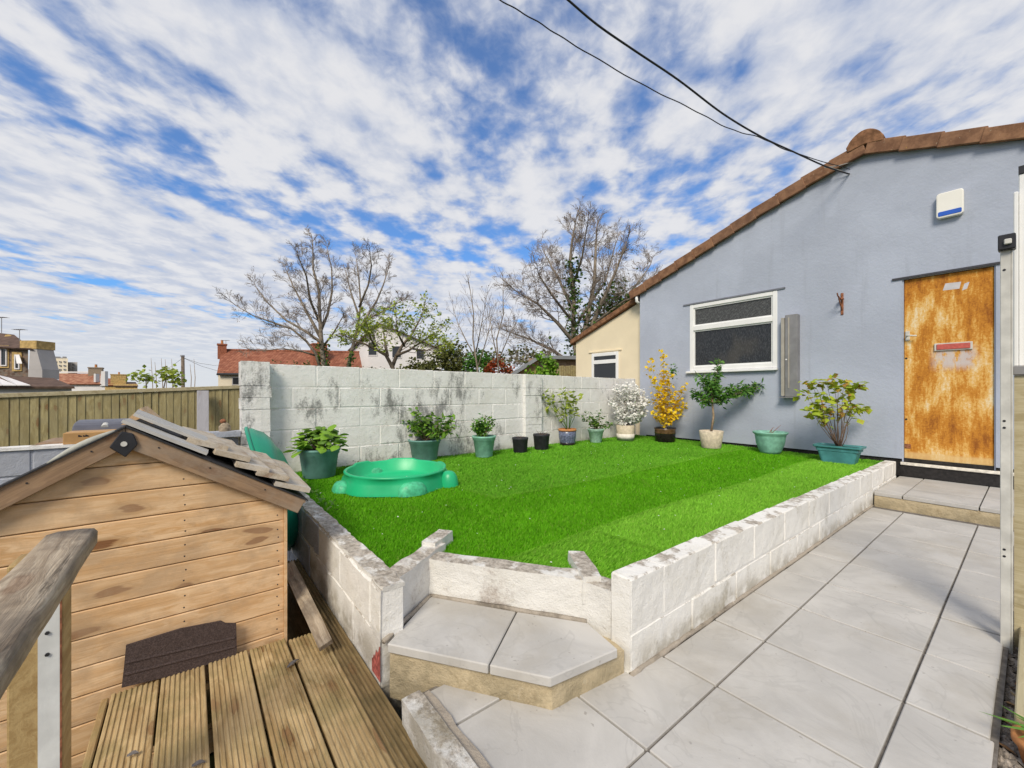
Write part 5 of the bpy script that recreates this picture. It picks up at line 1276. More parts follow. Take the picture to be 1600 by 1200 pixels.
mb = MB(); k_ = len(rg[0])
for q in rg: mb.v += q
for i in range(len(rg)-1):
    for j in range(k_): a = i*k_+j; b_ = i*k_+(j+1) % k_; mb.f.append((a, b_, b_+k_, a+k_))
mb.f.append(tuple(reversed(range(k_))))
part('planter', mb, 'potteal', r12, bevel=.0)
part('soil', MB().prism([(q[0], q[1]) for q in rect_ring(hw*.87, hd_*.85, 0)], p.z+h*.80, p.z+h*.87), 'soil', r12)
b = p+Vector((0, 0, h*.85)); tips = [at_d(u, v, D+o_) for u, v, o_ in ((1268, 597, 0), (1275, 604, .1), (1282, 618, -.1), (1301, 592, 0), (1292, 600, .08), (1310, 606, -.05), (1318, 600, .1), (1330, 604, 0), (1340, 602, -.05), (1262, 615, .05), (1270, 645, 0), (1266, 640, -.1), (1285, 650, .05), (1335, 638, 0), (1345, 636, .05), (1318, 632, -.1), (1322, 648, .05), (1300, 625, .1), (1290, 640, .1), (1333, 618, -.05), (1280, 632, 0))]
paths = stems(r12, b, tips, .0048, 'stemdark', .04, 8)
lp_ = []
for q in [t[-1] for t in paths]:
    for k in range(10): lp_.append(q+Vector((rng.gauss(0, .048), rng.gauss(0, .042), rng.gauss(0, .016))))
leafmesh(lp_+along_paths(paths, 70, .02, .6, 15), .085, 'leafmaple', r12, seed=12, aspect=.85, up=1.2, fold=.5)

# weeds at the foot of the walls
wd = []
for i in range(26):
    y = rng.uniform(.9, 1.5); wd.append(Vector((-4.52+rng.uniform(0, .10)-.0*y, y, tz(-4.5, y)+.03+rng.uniform(0, .05))))
for i in range(60): wd.append(Vector((rng.uniform(-4.2, -2.9), .74+abs(rng.gauss(0, .03)), tz(-3.5, .75)+.03+rng.uniform(0, .03))))
w_o = leafmesh(wd, .035, 'leafmid', None, 'weeds', seed=40); tag(w_o, 'small weeds growing at the edge of the turf by the side wall', 'weeds')

# ================================================================ BOUNDARY ON THE RIGHT
gp_ = empty('steel_post', (-.085, 2.85, -.05), 'drilled galvanised steel post standing at the edge of the paving', 'post')
pz1 = 1.80; px0 = -.094
part('channel', MB().box((px0, 2.84, -.06), (px0+.030, 2.88, pz1-.05)).box((px0+.0301, 2.846, -.06), (px0+.036, 2.90, pz1-.05)), 'galv', gp_, bevel=.002)
for z in (1.66, .99, .96, .42, .39): part('bolt_hole', MB().tube([(px0+.012, 2.8405, z), (px0+.012, 2.8385, z)], .005, 8), 'plastic_black', gp_)
cl_ = part('clamp', MB().box((px0-.006, 2.815, pz1-.055), (px0+.045, 2.87, pz1+.012)), 'plastic_black', gp_, bevel=.004)
part('clamp_bolt', MB().box((px0+.012, 2.803, pz1-.035), (px0+.034, 2.8145, pz1-.012)), 'galv', cl_, bevel=.003)
bf = empty('boundary_panel', (-.02, 2.6, -.05), 'edge of a white ribbed boundary panel above a pale timber board', 'fence panel')
for i, (x0, x1, zt) in enumerate(((-.058, -.044, 2.02), (-.0435, -.008, 2.10))): part('rib', MB().box((x0, 2.92+.02*i, 1.235), (x1, 2.98+.02*i, zt)), 'white_plastic', bf, bevel=.003)
part('end_clip', MB().box((-.044, 2.935, 2.101), (-.006, 2.99, 2.135)), 'plastic_black', bf)
part('mid_rail', MB().box((-.060, 2.905, 1.195), (.02, 2.99, 1.234)), 'metalgrey', bf, bevel=.003)
part('timber_board', MB().box((-.056, 2.92, -.05), (.0, 2.98, 1.193)), 'fencecap', bf, origin=Vector((0, 3, .5)))
gb2 = MB().box((-.6, -.035, -.02), (.6, .012, .10)); o = inst('gravel_board', mesh_of(gb2, 'gravel_board', (0, 0, 0), 'fencecap', False, .004), None, (-.028, 2.72, -.03), (0, 0, math.pi/2)); tag(o, 'pale timber gravel board lying along the stones by the steel post', 'board')
pp = at_z(1598, 1185, -.04)
tp = empty('terracotta_pot', (pp.x+.05, pp.y-.02, -.045), 'terracotta pot of strappy leaves cut off beside the paving', 'potted plant')
part('pot', MB().lathe([(0, 0), (.05, 0), (.065, .07), (.074, .072), (.074, .095), (.066, .095), (.06, .08), (0, .078)], 20, (pp.x+.05, pp.y-.02, -.045)), 'terracotta', tp, smooth=True)
bl_ = MB()
for i in range(14):
    a = rng.uniform(0, 6.28); c = Vector((pp.x+.05, pp.y-.02, .03)); L2 = rng.uniform(.08, .15); d = Vector((math.cos(a), math.sin(a), 0)); e = Vector((-d.y, d.x, 0))*.006
    q = [c, c+d*L2*.4+Vector((0, 0, .05)), c+d*L2+Vector((0, 0, .045))]; bl_.add([q[0]-e, q[0]+e, q[1]+e*1.2, q[1]-e*1.2, q[2]], [(0, 1, 2, 3), (3, 2, 4)])
part('leaves', bl_, 'leafdark', tp, kind='stuff')

# ================================================================ BEYOND THE WALLS: HOUSES
def cw(u, D, z):
    k = (u-800)/FPX; return Vector(((k*RT[0]+FW[0])*D, (k*RT[1]+FW[1])*D, z))
def zpx(v, D): return CAMZ+(HOR-v)/FPX*D
FWV = Vector((FW[0], FW[1], 0)); RTV = Vector((RT[0], RT[1], 0))
def slopequad(name, a, b, c, d, mat, parent, th=.12):
    """a roof plane: a-b along the eaves, c-d along the ridge (c above b), with thickness"""
    a, b, c, d = map(Vector, (a, b, c, d)); x = (b-a).normalized(); n = x.cross(d-a).normalized()
    if n.z < 0: n = -n
    M3 = frame(x, n); Mi = M3.transposed(); vs = [Mi @ (q-a) for q in (a, b, c, d)]
    mb = MB(); mb.add([tuple(v) for v in vs]+[tuple(v-Vector((0, 0, th))) for v in vs], [(0, 1, 2, 3), (7, 6, 5, 4), (0, 4, 5, 1), (1, 5, 6, 2), (2, 6, 7, 3), (3, 7, 4, 0)])
    return inst(name, mesh_of(mb, name, (0, 0, 0), mat), parent, a, mat3=M3)
def facade(root, uL, uR, D, z0, z1, dep, mat, D2=None, name='wall'):
    a, b = cw(uL, D, 0), cw(uR, D2 or D, 0); n = cw(uR if uR < 800 else (uL+uR)/2, 1, 0).normalized()
    part(name, MB().prism([(a.x, a.y), (b.x, b.y), ((b+n*dep).x, (b+n*dep).y), ((a+n*dep).x, (a+n*dep).y)], z0, z1), mat, root); return a, b, n
def window(root, u0, u1, v0, v1, D, mat='farwhite', pane='darkglass', fw_=.09):
    """frame and pane on a facade square to the view at depth D"""
    x0, x1 = (u0-800)/FPX*D, (u1-800)/FPX*D; z0, z1 = zpx(v1, D), zpx(v0, D)
    def bx(a, b, c, d, y0, y1):
        vs = []
        for z in (c, d):
            for (x, y) in ((a, y0), (b, y0), (b, y1), (a, y1)): p = FWV*(D+y)+RTV*x; vs.append((p.x, p.y, z))
        return vs, [(0, 3, 2, 1), (4, 5, 6, 7), (0, 1, 5, 4), (1, 2, 6, 5), (2, 3, 7, 6), (3, 0, 4, 7)]
    f = MB()
    for q in ((x0, x0+fw_, z0, z1), (x1-fw_, x1, z0, z1), (x0+fw_, x1-fw_, z1-fw_, z1), (x0+fw_, x1-fw_, z0, z0+fw_)): f.add(*bx(*q, -.07, .02))
    fo = part('window', f, mat, root); part('pane', MB().add(*bx(x0+fw_*.8, x1-fw_*.8, z0+fw_*.8, z1-fw_*.8, -.03, .01)), pane, fo); return fo
def chimney(root, u, D, vb, vt, w, mat='brick', pots=1):
    c = cw(u, D, 0); z0, z1 = zpx(vb, D)-.6, zpx(vt, D)
    mb = MB().box((c.x-w/2, c.y-w/2, z0), (c.x+w/2, c.y+w/2, z1-.25)); mb.box((c.x-w/2-.06, c.y-w/2-.06, z1-.2499), (c.x+w/2+.06, c.y+w/2+.06, z1-.10))
    o = part('chimney', mb, mat, root)
    for i in range(pots): part('chimney_pot', MB().lathe([(0, 0), (.13, 0), (.10, .35), (.13, .40), (0, .40)], 10, (c.x+(i-(pots-1)/2)*.32, c.y, z1-.099)), 'terracotta', o)
    return o
def aerial(root, u, D, vb, vt):
    a, b = cw(u, D, zpx(vb, D)), cw(u, D, zpx(vt, D)); mb = MB().tube([a, b], .02, 5); mb.tube([b-RTV*.35, b+RTV*.35], .02, 5)
    for k in (-.3, -.15, 0, .15, .3): mb.tube([b+RTV*k-FWV*.2, b+RTV*k+FWV*.2], .012, 4)
    part('aerial', mb, 'metalgrey', root)

# red tiled house
D = 40; h1 = empty('red_roof_house', cw(450, D+3, -4), 'cream house with a long red tiled roof behind the tall block wall', 'house')
facade(h1, 341, 566, D, -4.6, zpx(582, D), 7, 'farcream')
ea, eb = cw(339, D-.35, zpx(583, D)), cw(568, D-.35, zpx(584, D)); ra_, rb_ = cw(346, D+3.5, zpx(545, D)+.25), cw(561, D+3.5, zpx(549, D)+.25)
slopequad('roof', ea, eb, rb_, ra_, 'redtile', h1); slopequad('roof', cw(568, D+7.2, ea.z)+Vector((0, 0, 0)), cw(341, D+7.2, ea.z), ra_, rb_, 'redtile', h1)
part('ridge_tiles', MB().tube([ra_, rb_], .13, 8), 'redtile', h1)
part('eaves_board', MB().tube([ea-Vector((0, 0, .12)), eb-Vector((0, 0, .12))], .11, 4), 'plastic_black', h1)
gbl = MB(); a = cw(341, D, zpx(583, D)-.1); b = cw(341, D+7, a.z); c = ra_-Vector((0, 0, .1)); gbl.add([a, b, c, a+RTV*.2, b+RTV*.2, c+RTV*.2], [(0, 1, 2), (5, 4, 3), (0, 2, 5, 3), (1, 0, 3, 4), (2, 1, 4, 5)]); part('gable', gbl, 'farwhite', h1)
chimney(h1, 347, D+3, 552, 536, .75, 'brick', 1); aerial(h1, 353, D+3.2, 548, 532)
chimney(h1, 498, D+1.6, 575, 536, 1.3, 'brick', 2); window(h1, 363, 376, 589, 602, D, 'fargrey')
# white gabled house behind the leafy tree
D = 46; h2 = empty('white_house', cw(610, D+3, -4), 'white rendered house half hidden by the spring leafed tree', 'house')
facade(h2, 552, 690, D, -4.6, zpx(548, D), 8, 'farwhite')
gm_ = MB(); a, b, c = cw(552, D, zpx(548, D)), cw(690, D, zpx(548, D)), cw(592, D, zpx(506, D)); q = FWV*8; gm_.add([a, b, c, a+q, b+q, c+q], [(0, 2, 1), (3, 4, 5)]); part('gable', gm_, 'farwhite', h2)
slopequad('roof', a-RTV*.5-FWV*.4, a-RTV*.5+q, c+q+Vector((0, 0, .15)), c-FWV*.4+Vector((0, 0, .15)), 'darkroof', h2); slopequad('roof', b+RTV*.5+q, b+RTV*.5-FWV*.4, c-FWV*.4+Vector((0, 0, .15)), c+q+Vector((0, 0, .15)), 'darkroof', h2)
window(h2, 575, 590, 534, 556, D); window(h2, 612, 628, 540, 560, D); window(h2, 650, 664, 545, 562, D)
# brown stone house with the big stack
D = 27; h3 = empty('stone_house', cw(0, D+3, -3), 'dark stone house with yellow dressed windows and a big grey chimney stack', 'house')
facade(h3, -260, 44, D+1.5, -4, zpx(543, D), 6, 'stonewall', D)
def sf(u): return D+1.5*(44-u)/304
ea, eb = cw(-262, D+1.1, zpx(525, D)), cw(50, D-.45, zpx(546, D)); slopequad('roof', ea, eb, cw(22, D+3, zpx(520, D)+.3), cw(-262, D+4, zpx(480, D)+.3), 'darkroof', h3)
part('ridge_stone', MB().tube([cw(10, D+2.6, zpx(524, D)+.25), cw(27, D+2.8, zpx(529, D)+.2)], .22, 6), 'yellowstone', h3)
for u0, u1, v0, v1 in ((1, 13, 543, 573), (23, 33, 553, 578)):
    Dw = sf((u0+u1)/2)-.02; window(h3, u0-2.5, u1+2.5, v0-3, v1+2, Dw, 'yellowstone', 'yellowstone', .22); window(h3, u0+1, u1-1, v0+1, v1-1, Dw-.06, 'farwhite', 'darkglass', .07)
sash = MB(); p0_, p1_ = cw(24, D-.15, zpx(556, D)), cw(32, D-.45, zpx(569, D)); sash.add([p0_, p0_+RTV*.25, p1_+RTV*.1, p1_-RTV*.25]+[q+Vector((0, 0, .05)) for q in (p0_, p0_+RTV*.25, p1_+RTV*.1, p1_-RTV*.25)], [(0, 1, 2, 3), (4, 7, 6, 5), (0, 4, 5, 1), (1, 5, 6, 2), (2, 6, 7, 3), (3, 7, 4, 0)]); part('open_sash', sash, 'farwhite', h3)
ck = MB()
def trap(mb, u0, u1, v0, u2, u3, v1, D, dep=1.):
    a, b, c, d = cw(u0, D, zpx(v0, D)), cw(u1, D, zpx(v0, D)), cw(u3, D, zpx(v1, D)), cw(u2, D, zpx(v1, D)); q = FWV*dep
    mb.add([a, b, c, d, a+q, b+q, c+q, d+q], [(0, 1, 2, 3), (7, 6, 5, 4), (0, 4, 5, 1), (1, 5, 6, 2), (2, 6, 7, 3), (3, 7, 4, 0)])
trap(ck, 44, 66, 592, 44, 66, 577, D-.3); trap(ck, 45, 65.5, 576.9, 47, 57, 545, D-.28); so_ = part('chimney_stack', ck, 'fargrey', h3)
c2 = MB(); trap(c2, 31, 57, 544.9, 31, 57, 532, D-.32, 1.1); part('stack_head', c2, 'yellowstone', so_); aerial(h3, 30.5, D, 533, 515); aerial(h3, 2.5, D+1, 522, 496)
# lean-to roof and glazed roof in front of it
D = 22; h4 = empty('lean_to', cw(40, D, -3), 'long low brown roofed lean-to with a white sheeted corner below the stone house', 'building')
facade(h4, -260, 112, D, -3.5, zpx(603, D)-.12, 3, 'fargrey'); slopequad('roof', cw(-260, D-.3, zpx(604, D)), cw(116, D-.3, zpx(604, D)), cw(84, D+3, zpx(590, D+2)), cw(-260, D+3, zpx(572, D+2)), 'darkroof', h4)
for i in range(4): slopequad('roof_sheet', cw(-40+i*22, D-.45, zpx(601.5, D)), cw(-40+i*22+21, D-.45, zpx(601.5, D)), cw(-55+i*17+16, D+2, zpx(589, D)+.06), cw(-55+i*17, D+2, zpx(585, D)+.06), 'farwhite', h4, .05)
# terraces beyond
D = 52; h5 = empty('tiled_terrace', cw(120, D, -4), 'low terrace with a mottled tiled roof between white parapets beyond the fence', 'house')
facade(h5, 55, 164, D, -5, zpx(601, D), 6, 'farwhite'); slopequad('roof', cw(92, D-.3, zpx(600, D)), cw(157, D-.3, zpx(600, D)), cw(160, D+3, zpx(582, D)), cw(92, D+3, zpx(582, D)), 'browntile', h5)
pm = MB(); trap(pm, 156, 164, 603, 158, 164, 580, D-.2, .4); part('parapet', pm, 'farwhite', h5); pm = MB(); trap(pm, 92, 163, 582.5, 92, 163, 580.5, D+3, .4); part('ridge_flashing', pm, 'farwhite', h5); chimney(h5, 150, D+3, 582, 573, 1.3, 'stone', 2)
pm = MB(); trap(pm, 146.5, 149.5, 597, 146.5, 149.5, 584, D-.1, .5); part('vent_pipe', pm, 'farwhite', h5)
D = 60; h6 = empty('gabled_terrace', cw(75, D, -4), 'brown roofed terrace with a pale blue gable behind the stone house stack', 'house')
facade(h6, 60, 92, D, -5, zpx(592, D), 6, m_plain('pale_blue_far_render', (.50, .54, .66), .9, .2), name='wall'); slopequad('roof', cw(58, D-.3, zpx(577, D)), cw(95, D-.5, zpx(580, D)), cw(62, D+4, zpx(558, D)), cw(48, D+4, zpx(558, D)), 'darkroof', h6)
D = 72; h7 = empty('end_terrace', cw(172, D, -5), 'small far terrace end with a red roof and stone chimneys', 'house')
facade(h7, 163, 215, D, -6, zpx(600, D), 6, 'yellowstone'); slopequad('roof', cw(162, D-.3, zpx(602, D)), cw(176, D-.3, zpx(602, D)), cw(178, D+4, zpx(590, D)), cw(162, D+4, zpx(590, D)), 'redtile', h7); slopequad('roof', cw(178, D-.3, zpx(603, D)), cw(216, D-.3, zpx(603, D)), cw(212, D+4, zpx(596, D)), cw(182, D+4, zpx(596, D)), 'darkroof', h7)
chimney(h7, 186, D+2, 600, 584, 2., 'yellowstone', 2)
# flats on the skyline
D = 210; h8 = empty('tower_flats', cw(90, D, -5), 'distant cream block of flats with a flat cluttered roof', 'flats')
facade(h8, 60, 82, D+8, -8, zpx(557, D), 16, 'fargrey'); facade(h8, 81.5, 106, D, -8, zpx(560, D), 18, 'farcream'); facade(h8, 105.5, 121, D+4, -8, zpx(565, D), 14, 'fargrey')
for i in range(3):
    for j in range(3):
        window(h8, 85+i*7, 88.5+i*7, 564+j*6, 566.6+j*6, D-.3, 'fargrey', 'darkglass', .2)
for j in range(3): window(h8, 112.5, 116, 568.5+j*5, 571.5+j*5, D+3.6, 'fargrey', 'darkglass', .2)
rm = MB()
for u, w, hh in ((83.5, 4, 5), (90, 6, 5), (97, 3, 3), (101, 4, 5)): c = cw(u, D+5, zpx(560, D)); wv_ = w/FPX*D/2; rm.box((c.x-wv_, c.y-wv_, c.z), (c.x+wv_, c.y+wv_, c.z+hh/FPX*D*.8))
part('roof_plant', rm, 'metalgrey', h8, kind='stuff')
# garden outbuilding beyond the wall
D = 15; h9 = empty('garden_outbuilding', cw(860, D, -.5), 'brown timber outbuilding with a grey sheet roof beyond the block wall', 'outbuilding')
facade(h9, 826, 960, D, -1.5, zpx(560, D), 3.5, 'barge'); slopequad('roof', cw(842, D-.3, zpx(556.5, D)), cw(960, D-.3, zpx(558, D)), cw(960, D+2.5, zpx(547, D)), cw(850, D+2.5, zpx(547.5, D)), 'slate', h9)
gm_ = MB(); trap(gm_, 803, 842, 590, 803, 842, 582, D-.1, .2); a, b, c = cw(803, D-.1, zpx(582, D)), cw(842, D-.1, zpx(582, D)), cw(842, D-.1, zpx(558, D)); gm_.add([a, b, c, a+FWV*.2, b+FWV*.2, c+FWV*.2], [(0, 1, 2), (5, 4, 3), (0, 2, 5, 3), (1, 0, 3, 4)]); part('gable', gm_, m_plain('ochre_boarding', (.40, .27, .12), .9, .15), h9); slopequad('roof', cw(797, D-.4, zpx(585, D)), cw(800, D+2, zpx(583, D)), cw(848, D+2.5, zpx(549, D)), cw(843, D-.4, zpx(556, D)), 'slate', h9)
f3 = empty('slat_fence', cw(885, 11, -.5), 'short weathered fence beside the cream lean-to', 'fence')
for i in range(9): c = cw(876+i*3.6, 11, 0); part('fence_board', MB().box((c.x-.028, c.y-.028, -.6), (c.x+.026, c.y+.026, zpx(571.5, 11)+rng.uniform(-.02, .02))), 'fence', f3)
# utility pole with its wires
D = 34; up_ = empty('utility_pole', cw(286, D, -4), 'dark wooden utility pole rising behind the board fence', 'utility pole')
part('pole', MB().tube([cw(287, D, -4.5), cw(285.6, D, zpx(557, D))], [.16, .12], 8), 'bark', up_, smooth=True); part('pole_cap', MB().tube([cw(285, D, zpx(557, D)), cw(285, D, zpx(555, D))], [.17, .15], 8), 'metalgrey', up_)
wm = MB()
for (u, v, DD) in ((250, 578, 60), (355, 570, 40), (362, 582, 41)):
    a = cw(286, D, zpx(559, D)); b = cw(u, DD, zpx(v, DD)); wm.tube([a, a.lerp(b, .33)-Vector((0, 0, .25)), a.lerp(b, .66)-Vector((0, 0, .25)), b], .012, 4)
part('line_wire', wm, 'cable', up_, kind='stuff')

# ================================================================ TREES
def treeskel(limbs, D, seed, spread, lens, lev=3, r0=.16, dens=1., updir=.35, wander=.22, minr=.006):
    """limbs: polylines in photo pixels with a depth offset at the tip; side branches grow from them on their own"""
    g_ = random.Random(seed); trunk = MB(); twig = MB(); tips = []
    def branch(p, d, L_, r, lv):
        n = 4 if lv > 1 else 3; pts_ = [p]; dirs = [d]; q = p
        for i in range(n):
            d = (d+Vector((g_.gauss(0, wander), g_.gauss(0, wander), g_.gauss(0, wander)))*.33+Vector((0, 0, updir*.22))).normalized(); q = q+d*(L_/n); pts_.append(q); dirs.append(d)
        rad = [max(minr, r*(1-.75*i/n)) for i in range(n+1)]; twig.tube(pts_, rad, 4 if lv > 1 else 3, False)
        if lv <= 0: tips.append(q); return
        k = max(2, int(round((3.6 if lv > 1 else 4.4)*dens)))
        for i in range(k):
            t = .25+.75*(i+g_.random()*.8)/k; f = min(t, .999)*n; j = int(f); b = pts_[j].lerp(pts_[j+1], f-j); dd_ = dirs[j]
            side = Vector((g_.gauss(0, 1), g_.gauss(0, 1), g_.gauss(0, 1))); side = (side-side.dot(dd_)*dd_).normalized(); a = g_.uniform(.45, .95)
            branch(b, (dd_*math.cos(a)+side*math.sin(a)).normalized(), L_*g_.uniform(.45, .70), r*.55, lv-1)
    for pix, doff, ra, rb, t0, nb_ in limbs:
        P_ = [at_d(u, v, D+doff*(i/(len(pix)-1))**1.2) for i, (u, v) in enumerate(pix)]
        P_ = [p+Vector((g_.gauss(0, .04), g_.gauss(0, .04), 0)) if 0 < i else p for i, p in enumerate(P_)]
        n = len(P_); trunk.tube(P_, [(ra+(rb-ra)*i/(n-1))*.78 for i in range(n)], 7)
        for i in range(nb_):
            t = t0+(1-t0)*(i+g_.random())/nb_; f = min(t, .999)*(n-1); j = int(f); b = P_[j].lerp(P_[j+1], f-j); dd_ = (P_[j+1]-P_[j]).normalized()
            side = Vector((g_.gauss(0, 1), g_.gauss(0, 1), g_.gauss(0, .8))); side = (side-side.dot(dd_)*dd_).normalized(); a = g_.uniform(.4, 1.0)
            branch(b, (dd_*math.cos(a)+side*math.sin(a)).normalized(), lens*g_.uniform(.6, 1.1)*(1-.35*t), max(minr*2, (ra+(rb-ra)*t)*.26), lev-1)
        branch(P_[-1], (P_[-1]-P_[-2]).normalized(), lens*.6, rb, lev-1)
    return trunk, twig, tips
def tree(name, label, base, D, limbs, seed, lens, lev, bark='bark', twigm='twig', tipm=None, tipsize=.1, tipn=1, group='trees beyond the garden', **kw):
    root = empty(name, base, label, 'tree', group); tk_, tw, tips = treeskel(limbs, D, seed, 1, lens, lev, **kw)
    part('trunk', tk_, bark, root, smooth=True); part('crown', tw, twigm, root, kind='stuff')
    if tipm:
        g_ = random.Random(seed); leafmesh([q+Vector((g_.gauss(0, tipsize*.5), g_.gauss(0, tipsize*.5), g_.gauss(0, tipsize*.5))) for q in tips for _ in range(max(1, int(tipn))) if tipn >= 1 or g_.random() < tipn], tipsize, tipm, root, 'buds' if tipm == 'budbrown' else 'foliage', seed=seed)
    return root
def ivy(root, pix, D, rad, n, seed, mat='leafivy', size=.16):
    g_ = random.Random(seed); out = []
    for _ in range(n):
        i = g_.randrange(len(pix)-1); t = g_.random(); u = pix[i][0]+(pix[i+1][0]-pix[i][0])*t; v = pix[i][1]+(pix[i+1][1]-pix[i][1])*t
        out.append(at_d(u, v, D)+Vector((g_.gauss(0, rad), g_.gauss(0, rad), g_.gauss(0, rad*.6))))
    leafmesh(out, size, mat, root, 'ivy', seed=seed, aspect=.9)
D = 24
t1 = tree('bare_ash_tree', 'bare spreading tree with an ivy clad trunk in front of the red roof', at_d(506, 600, D)-Vector((0, 0, 3)), D, [
    ([(507, 640), (506, 575), (502, 530), (500, 495), (497, 455), (491, 420), (488, 385)], -.5, .22, .04, .30, 13), ([(503, 585), (492, 552), (478, 533), (455, 514), (425, 503), (395, 493), (368, 478)], -1.5, .12, .025, .25, 13),
    ([(501, 528), (488, 500), (472, 476), (458, 448), (447, 420)], 2.0, .14, .03, .2, 9), ([(500, 520), (512, 490), (520, 455), (518, 420), (512, 392)], 1.5, .12, .03, .2, 8),
    ([(502, 535), (478, 518), (446, 500), (415, 470), (400, 452)], 2.5, .12, .03, .25, 9), ([(500, 505), (486, 470), (478, 432), (470, 405)], -2.5, .11, .03, .2, 8), ([(502, 545), (520, 520), (535, 500)], -1.5, .09, .03, .2, 4), ([(495, 556), (470, 548), (440, 545), (410, 548)], -2, .08, .02, .2, 7)],
    11, 1.25, 4, bark='barkpale', tipm='budbrown', tipsize=.08, tipn=.08, minr=.006)
ivy(t1, [(507, 610), (506, 575), (503, 535)], D, .17, 520, 3)
D = 25.5
t2 = tree('bare_ash_tree', 'slimmer bare tree standing right beside the ivy clad one', at_d(541, 600, D)-Vector((0, 0, 3)), D, [
    ([(540, 640), (544, 575), (552, 540), (559, 510), (562, 475), (562, 435), (558, 405)], .5, .17, .03, .32, 12), ([(556, 525), (572, 497), (588, 470), (600, 445), (608, 420)], 1.2, .13, .03, .2, 10),
    ([(558, 515), (580, 495), (605, 482), (628, 470)], -1.5, .10, .03, .2, 9), ([(561, 480), (575, 445), (580, 415), (578, 398)], -1.8, .09, .03, .2, 7), ([(560, 492), (548, 455), (540, 425)], 1.5, .09, .03, .2, 7), ([(549, 548), (560, 537), (580, 540)], 1, .06, .02, .2, 3)],
    12, 1.15, 4, bark='barkpale', tipm='budbrown', tipsize=.08, tipn=.08, minr=.006)
ivy(t2, [(541, 612), (545, 575), (550, 552)], D, .13, 200, 4)
D = 18
t3 = tree('spring_tree', 'spring leafed fruit tree with twisting stems above the block wall', at_d(612, 600, D)-Vector((0, 0, 2)), D, [
    ([(612, 630), (612, 575), (606, 555), (590, 548), (570, 538), (556, 532)], -1, .14, .03, .35, 8), ([(612, 575), (618, 556), (632, 540), (645, 520), (655, 498), (662, 488)], .8, .12, .025, .25, 9), ([(618, 556), (640, 548), (662, 532), (682, 520)], 1.2, .09, .02, .2, 8),
    ([(606, 556), (600, 530), (598, 512)], 1.5, .08, .02, .2, 7), ([(632, 541), (622, 520), (618, 500)], -1.5, .07, .02, .2, 7), ([(590, 548), (580, 530), (578, 515)], -1, .06, .02, .2, 6), ([(645, 545), (668, 548), (688, 538)], -1, .06, .02, .2, 6)],
    13, 1.1, 2, bark='bark', tipm='leafspring', tipsize=.16, tipn=7, dens=1.25)
D = 20
t4 = tree('bare_ivy_tree', 'largest bare brown tree with ivy up its middle behind the cream lean-to', at_d(903, 600, D)-Vector((0, 0, 2)), D, [
    ([(903, 640), (902, 570), (899, 520), (896, 460), (892, 410), (893, 375), (898, 355)], 0, .22, .04, .22, 14), ([(903, 560), (918, 500), (927, 440), (930, 390), (932, 365)], 1.5, .2, .04, .2, 12), ([(905, 550), (938, 480), (958, 430), (975, 390)], -1.2, .18, .04, .2, 12),
    ([(908, 545), (958, 490), (990, 450), (1015, 420)], 1.2, .16, .03, .2, 12), ([(901, 540), (870, 505), (838, 475), (810, 458)], -1.0, .15, .03, .2, 12), ([(902, 575), (865, 548), (828, 530), (800, 520)], 1.2, .13, .03, .2, 11), ([(898, 490), (875, 440), (852, 395)], 1.8, .13, .03, .2, 10),
    ([(905, 585), (860, 572), (822, 562)], -1.5, .09, .02, .2, 7), ([(900, 510), (862, 460), (840, 430)], -2.5, .1, .03, .2, 9), ([(905, 500), (945, 440), (962, 380)], 2.6, .1, .03, .2, 9), ([(898, 440), (910, 400), (915, 362)], -1.5, .09, .03, .2, 7), ([(908, 520), (975, 470), (1005, 460)], -2, .1, .03, .2, 8)],
    14, 1.4, 4, bark='barkpale', twigm='twig', tipm='budbrown', tipsize=.08, tipn=.12, minr=.006)
ivy(t4, [(902, 580), (899, 520), (896, 460), (893, 405)], D, .22, 800, 5, 'leafivy', .17); ivy(t4, [(915, 560), (940, 500), (965, 455)], D+.3, .55, 1500, 6, 'leafivy', .18); ivy(t4, [(920, 580), (950, 540), (975, 470)], D+.2, .40, 700, 7, 'leafmid', .16)
D = 14
for i, (limbs, lab) in enumerate((([([(748, 640), (746, 575), (742, 530), (738, 490), (735, 455)], 0, .05, .015, .35, 9), ([(746, 565), (728, 530), (715, 505), (708, 485)], .5, .03, .01, .25, 7), ([(744, 550), (752, 510), (755, 475)], -.5, .03, .01, .25, 7), ([(746, 575), (760, 530), (768, 500)], .4, .03, .01, .25, 6)], 'slim bare sapling with a forked top left of the red bush'),
                                  ([([(778, 640), (776, 575), (778, 530), (784, 490), (787, 455)], 0, .045, .013, .3, 9), ([(777, 560), (768, 520), (765, 490)], .5, .03, .01, .25, 6), ([(776, 570), (795, 530), (806, 505)], -.5, .03, .01, .25, 6)], 'slim bare sapling rising out of the red bush'))):
    tree('sapling', lab, at_d(limbs[0][0][0][0], 600, D)-Vector((0, 0, 1.5)), D, limbs, 20+i, .9, 2, bark='barkpale', minr=.004, updir=.8, tipm='budbrown', tipsize=.06, tipn=.5)
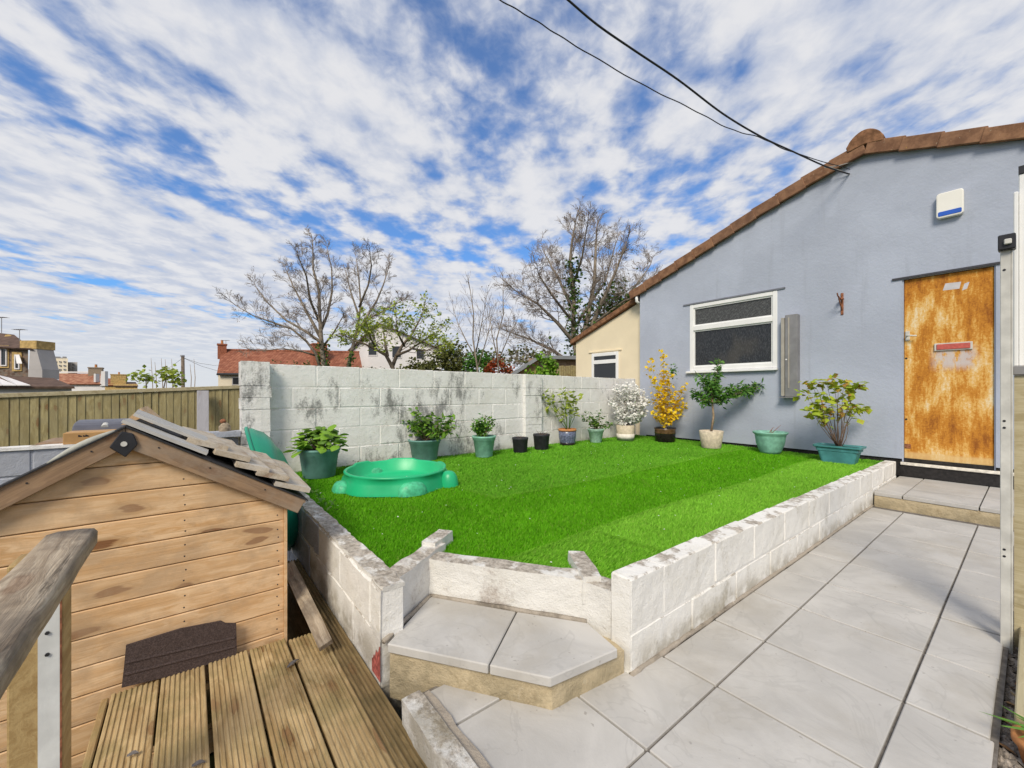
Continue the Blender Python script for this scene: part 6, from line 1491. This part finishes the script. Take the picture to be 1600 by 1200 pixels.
def bush(name, label, blobs, D, mat, n, size, seed, group='bushes beyond the garden'):
    """leaf clumps spread through a few lumpy volumes: (u, v, half width, half height) in photo pixels"""
    g_ = random.Random(seed); u, v = blobs[0][:2]; base = cw(u, D, min(gz(*cw(u, D, 0)[:2]), -.5)); root = empty(name, base, label, 'bush', group); out = []; st_ = MB()
    for (bu, bv, hw_, hh_) in blobs:
        c = at_d(bu, bv, D); sw_, sh_ = hw_/FPX*D, hh_/FPX*D; st_.tube([base+RTV*((bu-u)/FPX*D*.5), base.lerp(c, .6)+RTV*.05, c], [.05, .035, .015], 5)
        cl_ = [Vector((g_.gauss(0, .5), g_.gauss(0, .5), g_.gauss(0, .5))) for _ in range(14)]
        for _ in range(int(n*hw_*hh_/900)+20):
            k = g_.choice(cl_); q = k+Vector((g_.gauss(0, .22), g_.gauss(0, .22), g_.gauss(0, .22)))
            if q.length > 1.25: continue
            out.append(c+RTV*q.x*sw_+FWV*q.y*sw_*.7+Vector((0, 0, q.z*sh_)))
    part('stems', st_, 'bark', root); leafmesh(out, size, mat, root, 'crown', seed=seed, aspect=.8); return root
bush('laurel_bush', 'bright rounded evergreen bush in front of the timber outbuilding', [(848, 572, 20, 18), (862, 585, 22, 12), (838, 588, 18, 10)], 12, 'leafbright', 900, .13, 31)
bush('red_bush', 'red leafed bush above the block wall', [(772, 570, 16, 18), (790, 578, 16, 14), (762, 580, 12, 12), (803, 585, 12, 8)], 15, 'leafred', 900, .12, 32)
bush('dark_conifer', 'dark green conifer bush left of the red one', [(747, 572, 20, 22), (735, 582, 14, 14), (758, 560, 9, 16)], 16.5, 'leafdark', 1000, .14, 33)
bush('olive_hedge', 'olive brown hedge growing beyond the middle of the block wall', [(672, 572, 34, 18), (700, 566, 28, 22), (650, 582, 30, 12), (718, 578, 20, 14)], 17, 'leafolive', 1100, .14, 34)
bush('elder_bush', 'pale green sprouting bush behind the board fence beside the utility pole', [(228, 590, 20, 12), (260, 588, 20, 14), (275, 592, 14, 10)], 16, 'leafspring', 420, .16, 35)
bush('scrub_bush', 'low brown scrub at the foot of the bare trees beyond the block wall', [(455, 572, 34, 10), (425, 580, 26, 8), (575, 580, 30, 8)], 22, 'leafolive', 420, .13, 36)
bush('far_trees', 'far low tree line behind the leafy fruit tree', [(700, 552, 50, 16), (770, 560, 50, 12), (830, 556, 40, 14)], 60, 'leafolive', 900, .5, 37)
for q, (us, lab) in enumerate((((236, 242, 252, 258), 'bare upright shoots poking above the board fence'),)):
    D = 16; mb = MB(); root = empty('bare_shoots', cw(248, D, -.6), lab, 'shrub', None)
    for i, u in enumerate(us+(268, 297, 303)):
        mb.tube([cw(u+6-i*1.5, D, -.6), cw(u+2, D, zpx(590, D)), cw(u, D, zpx(572+rng.uniform(-14, 8), D))], [.02, .012, .005], 5)
    part('shoots', mb, 'stemwood', root, kind='stuff')
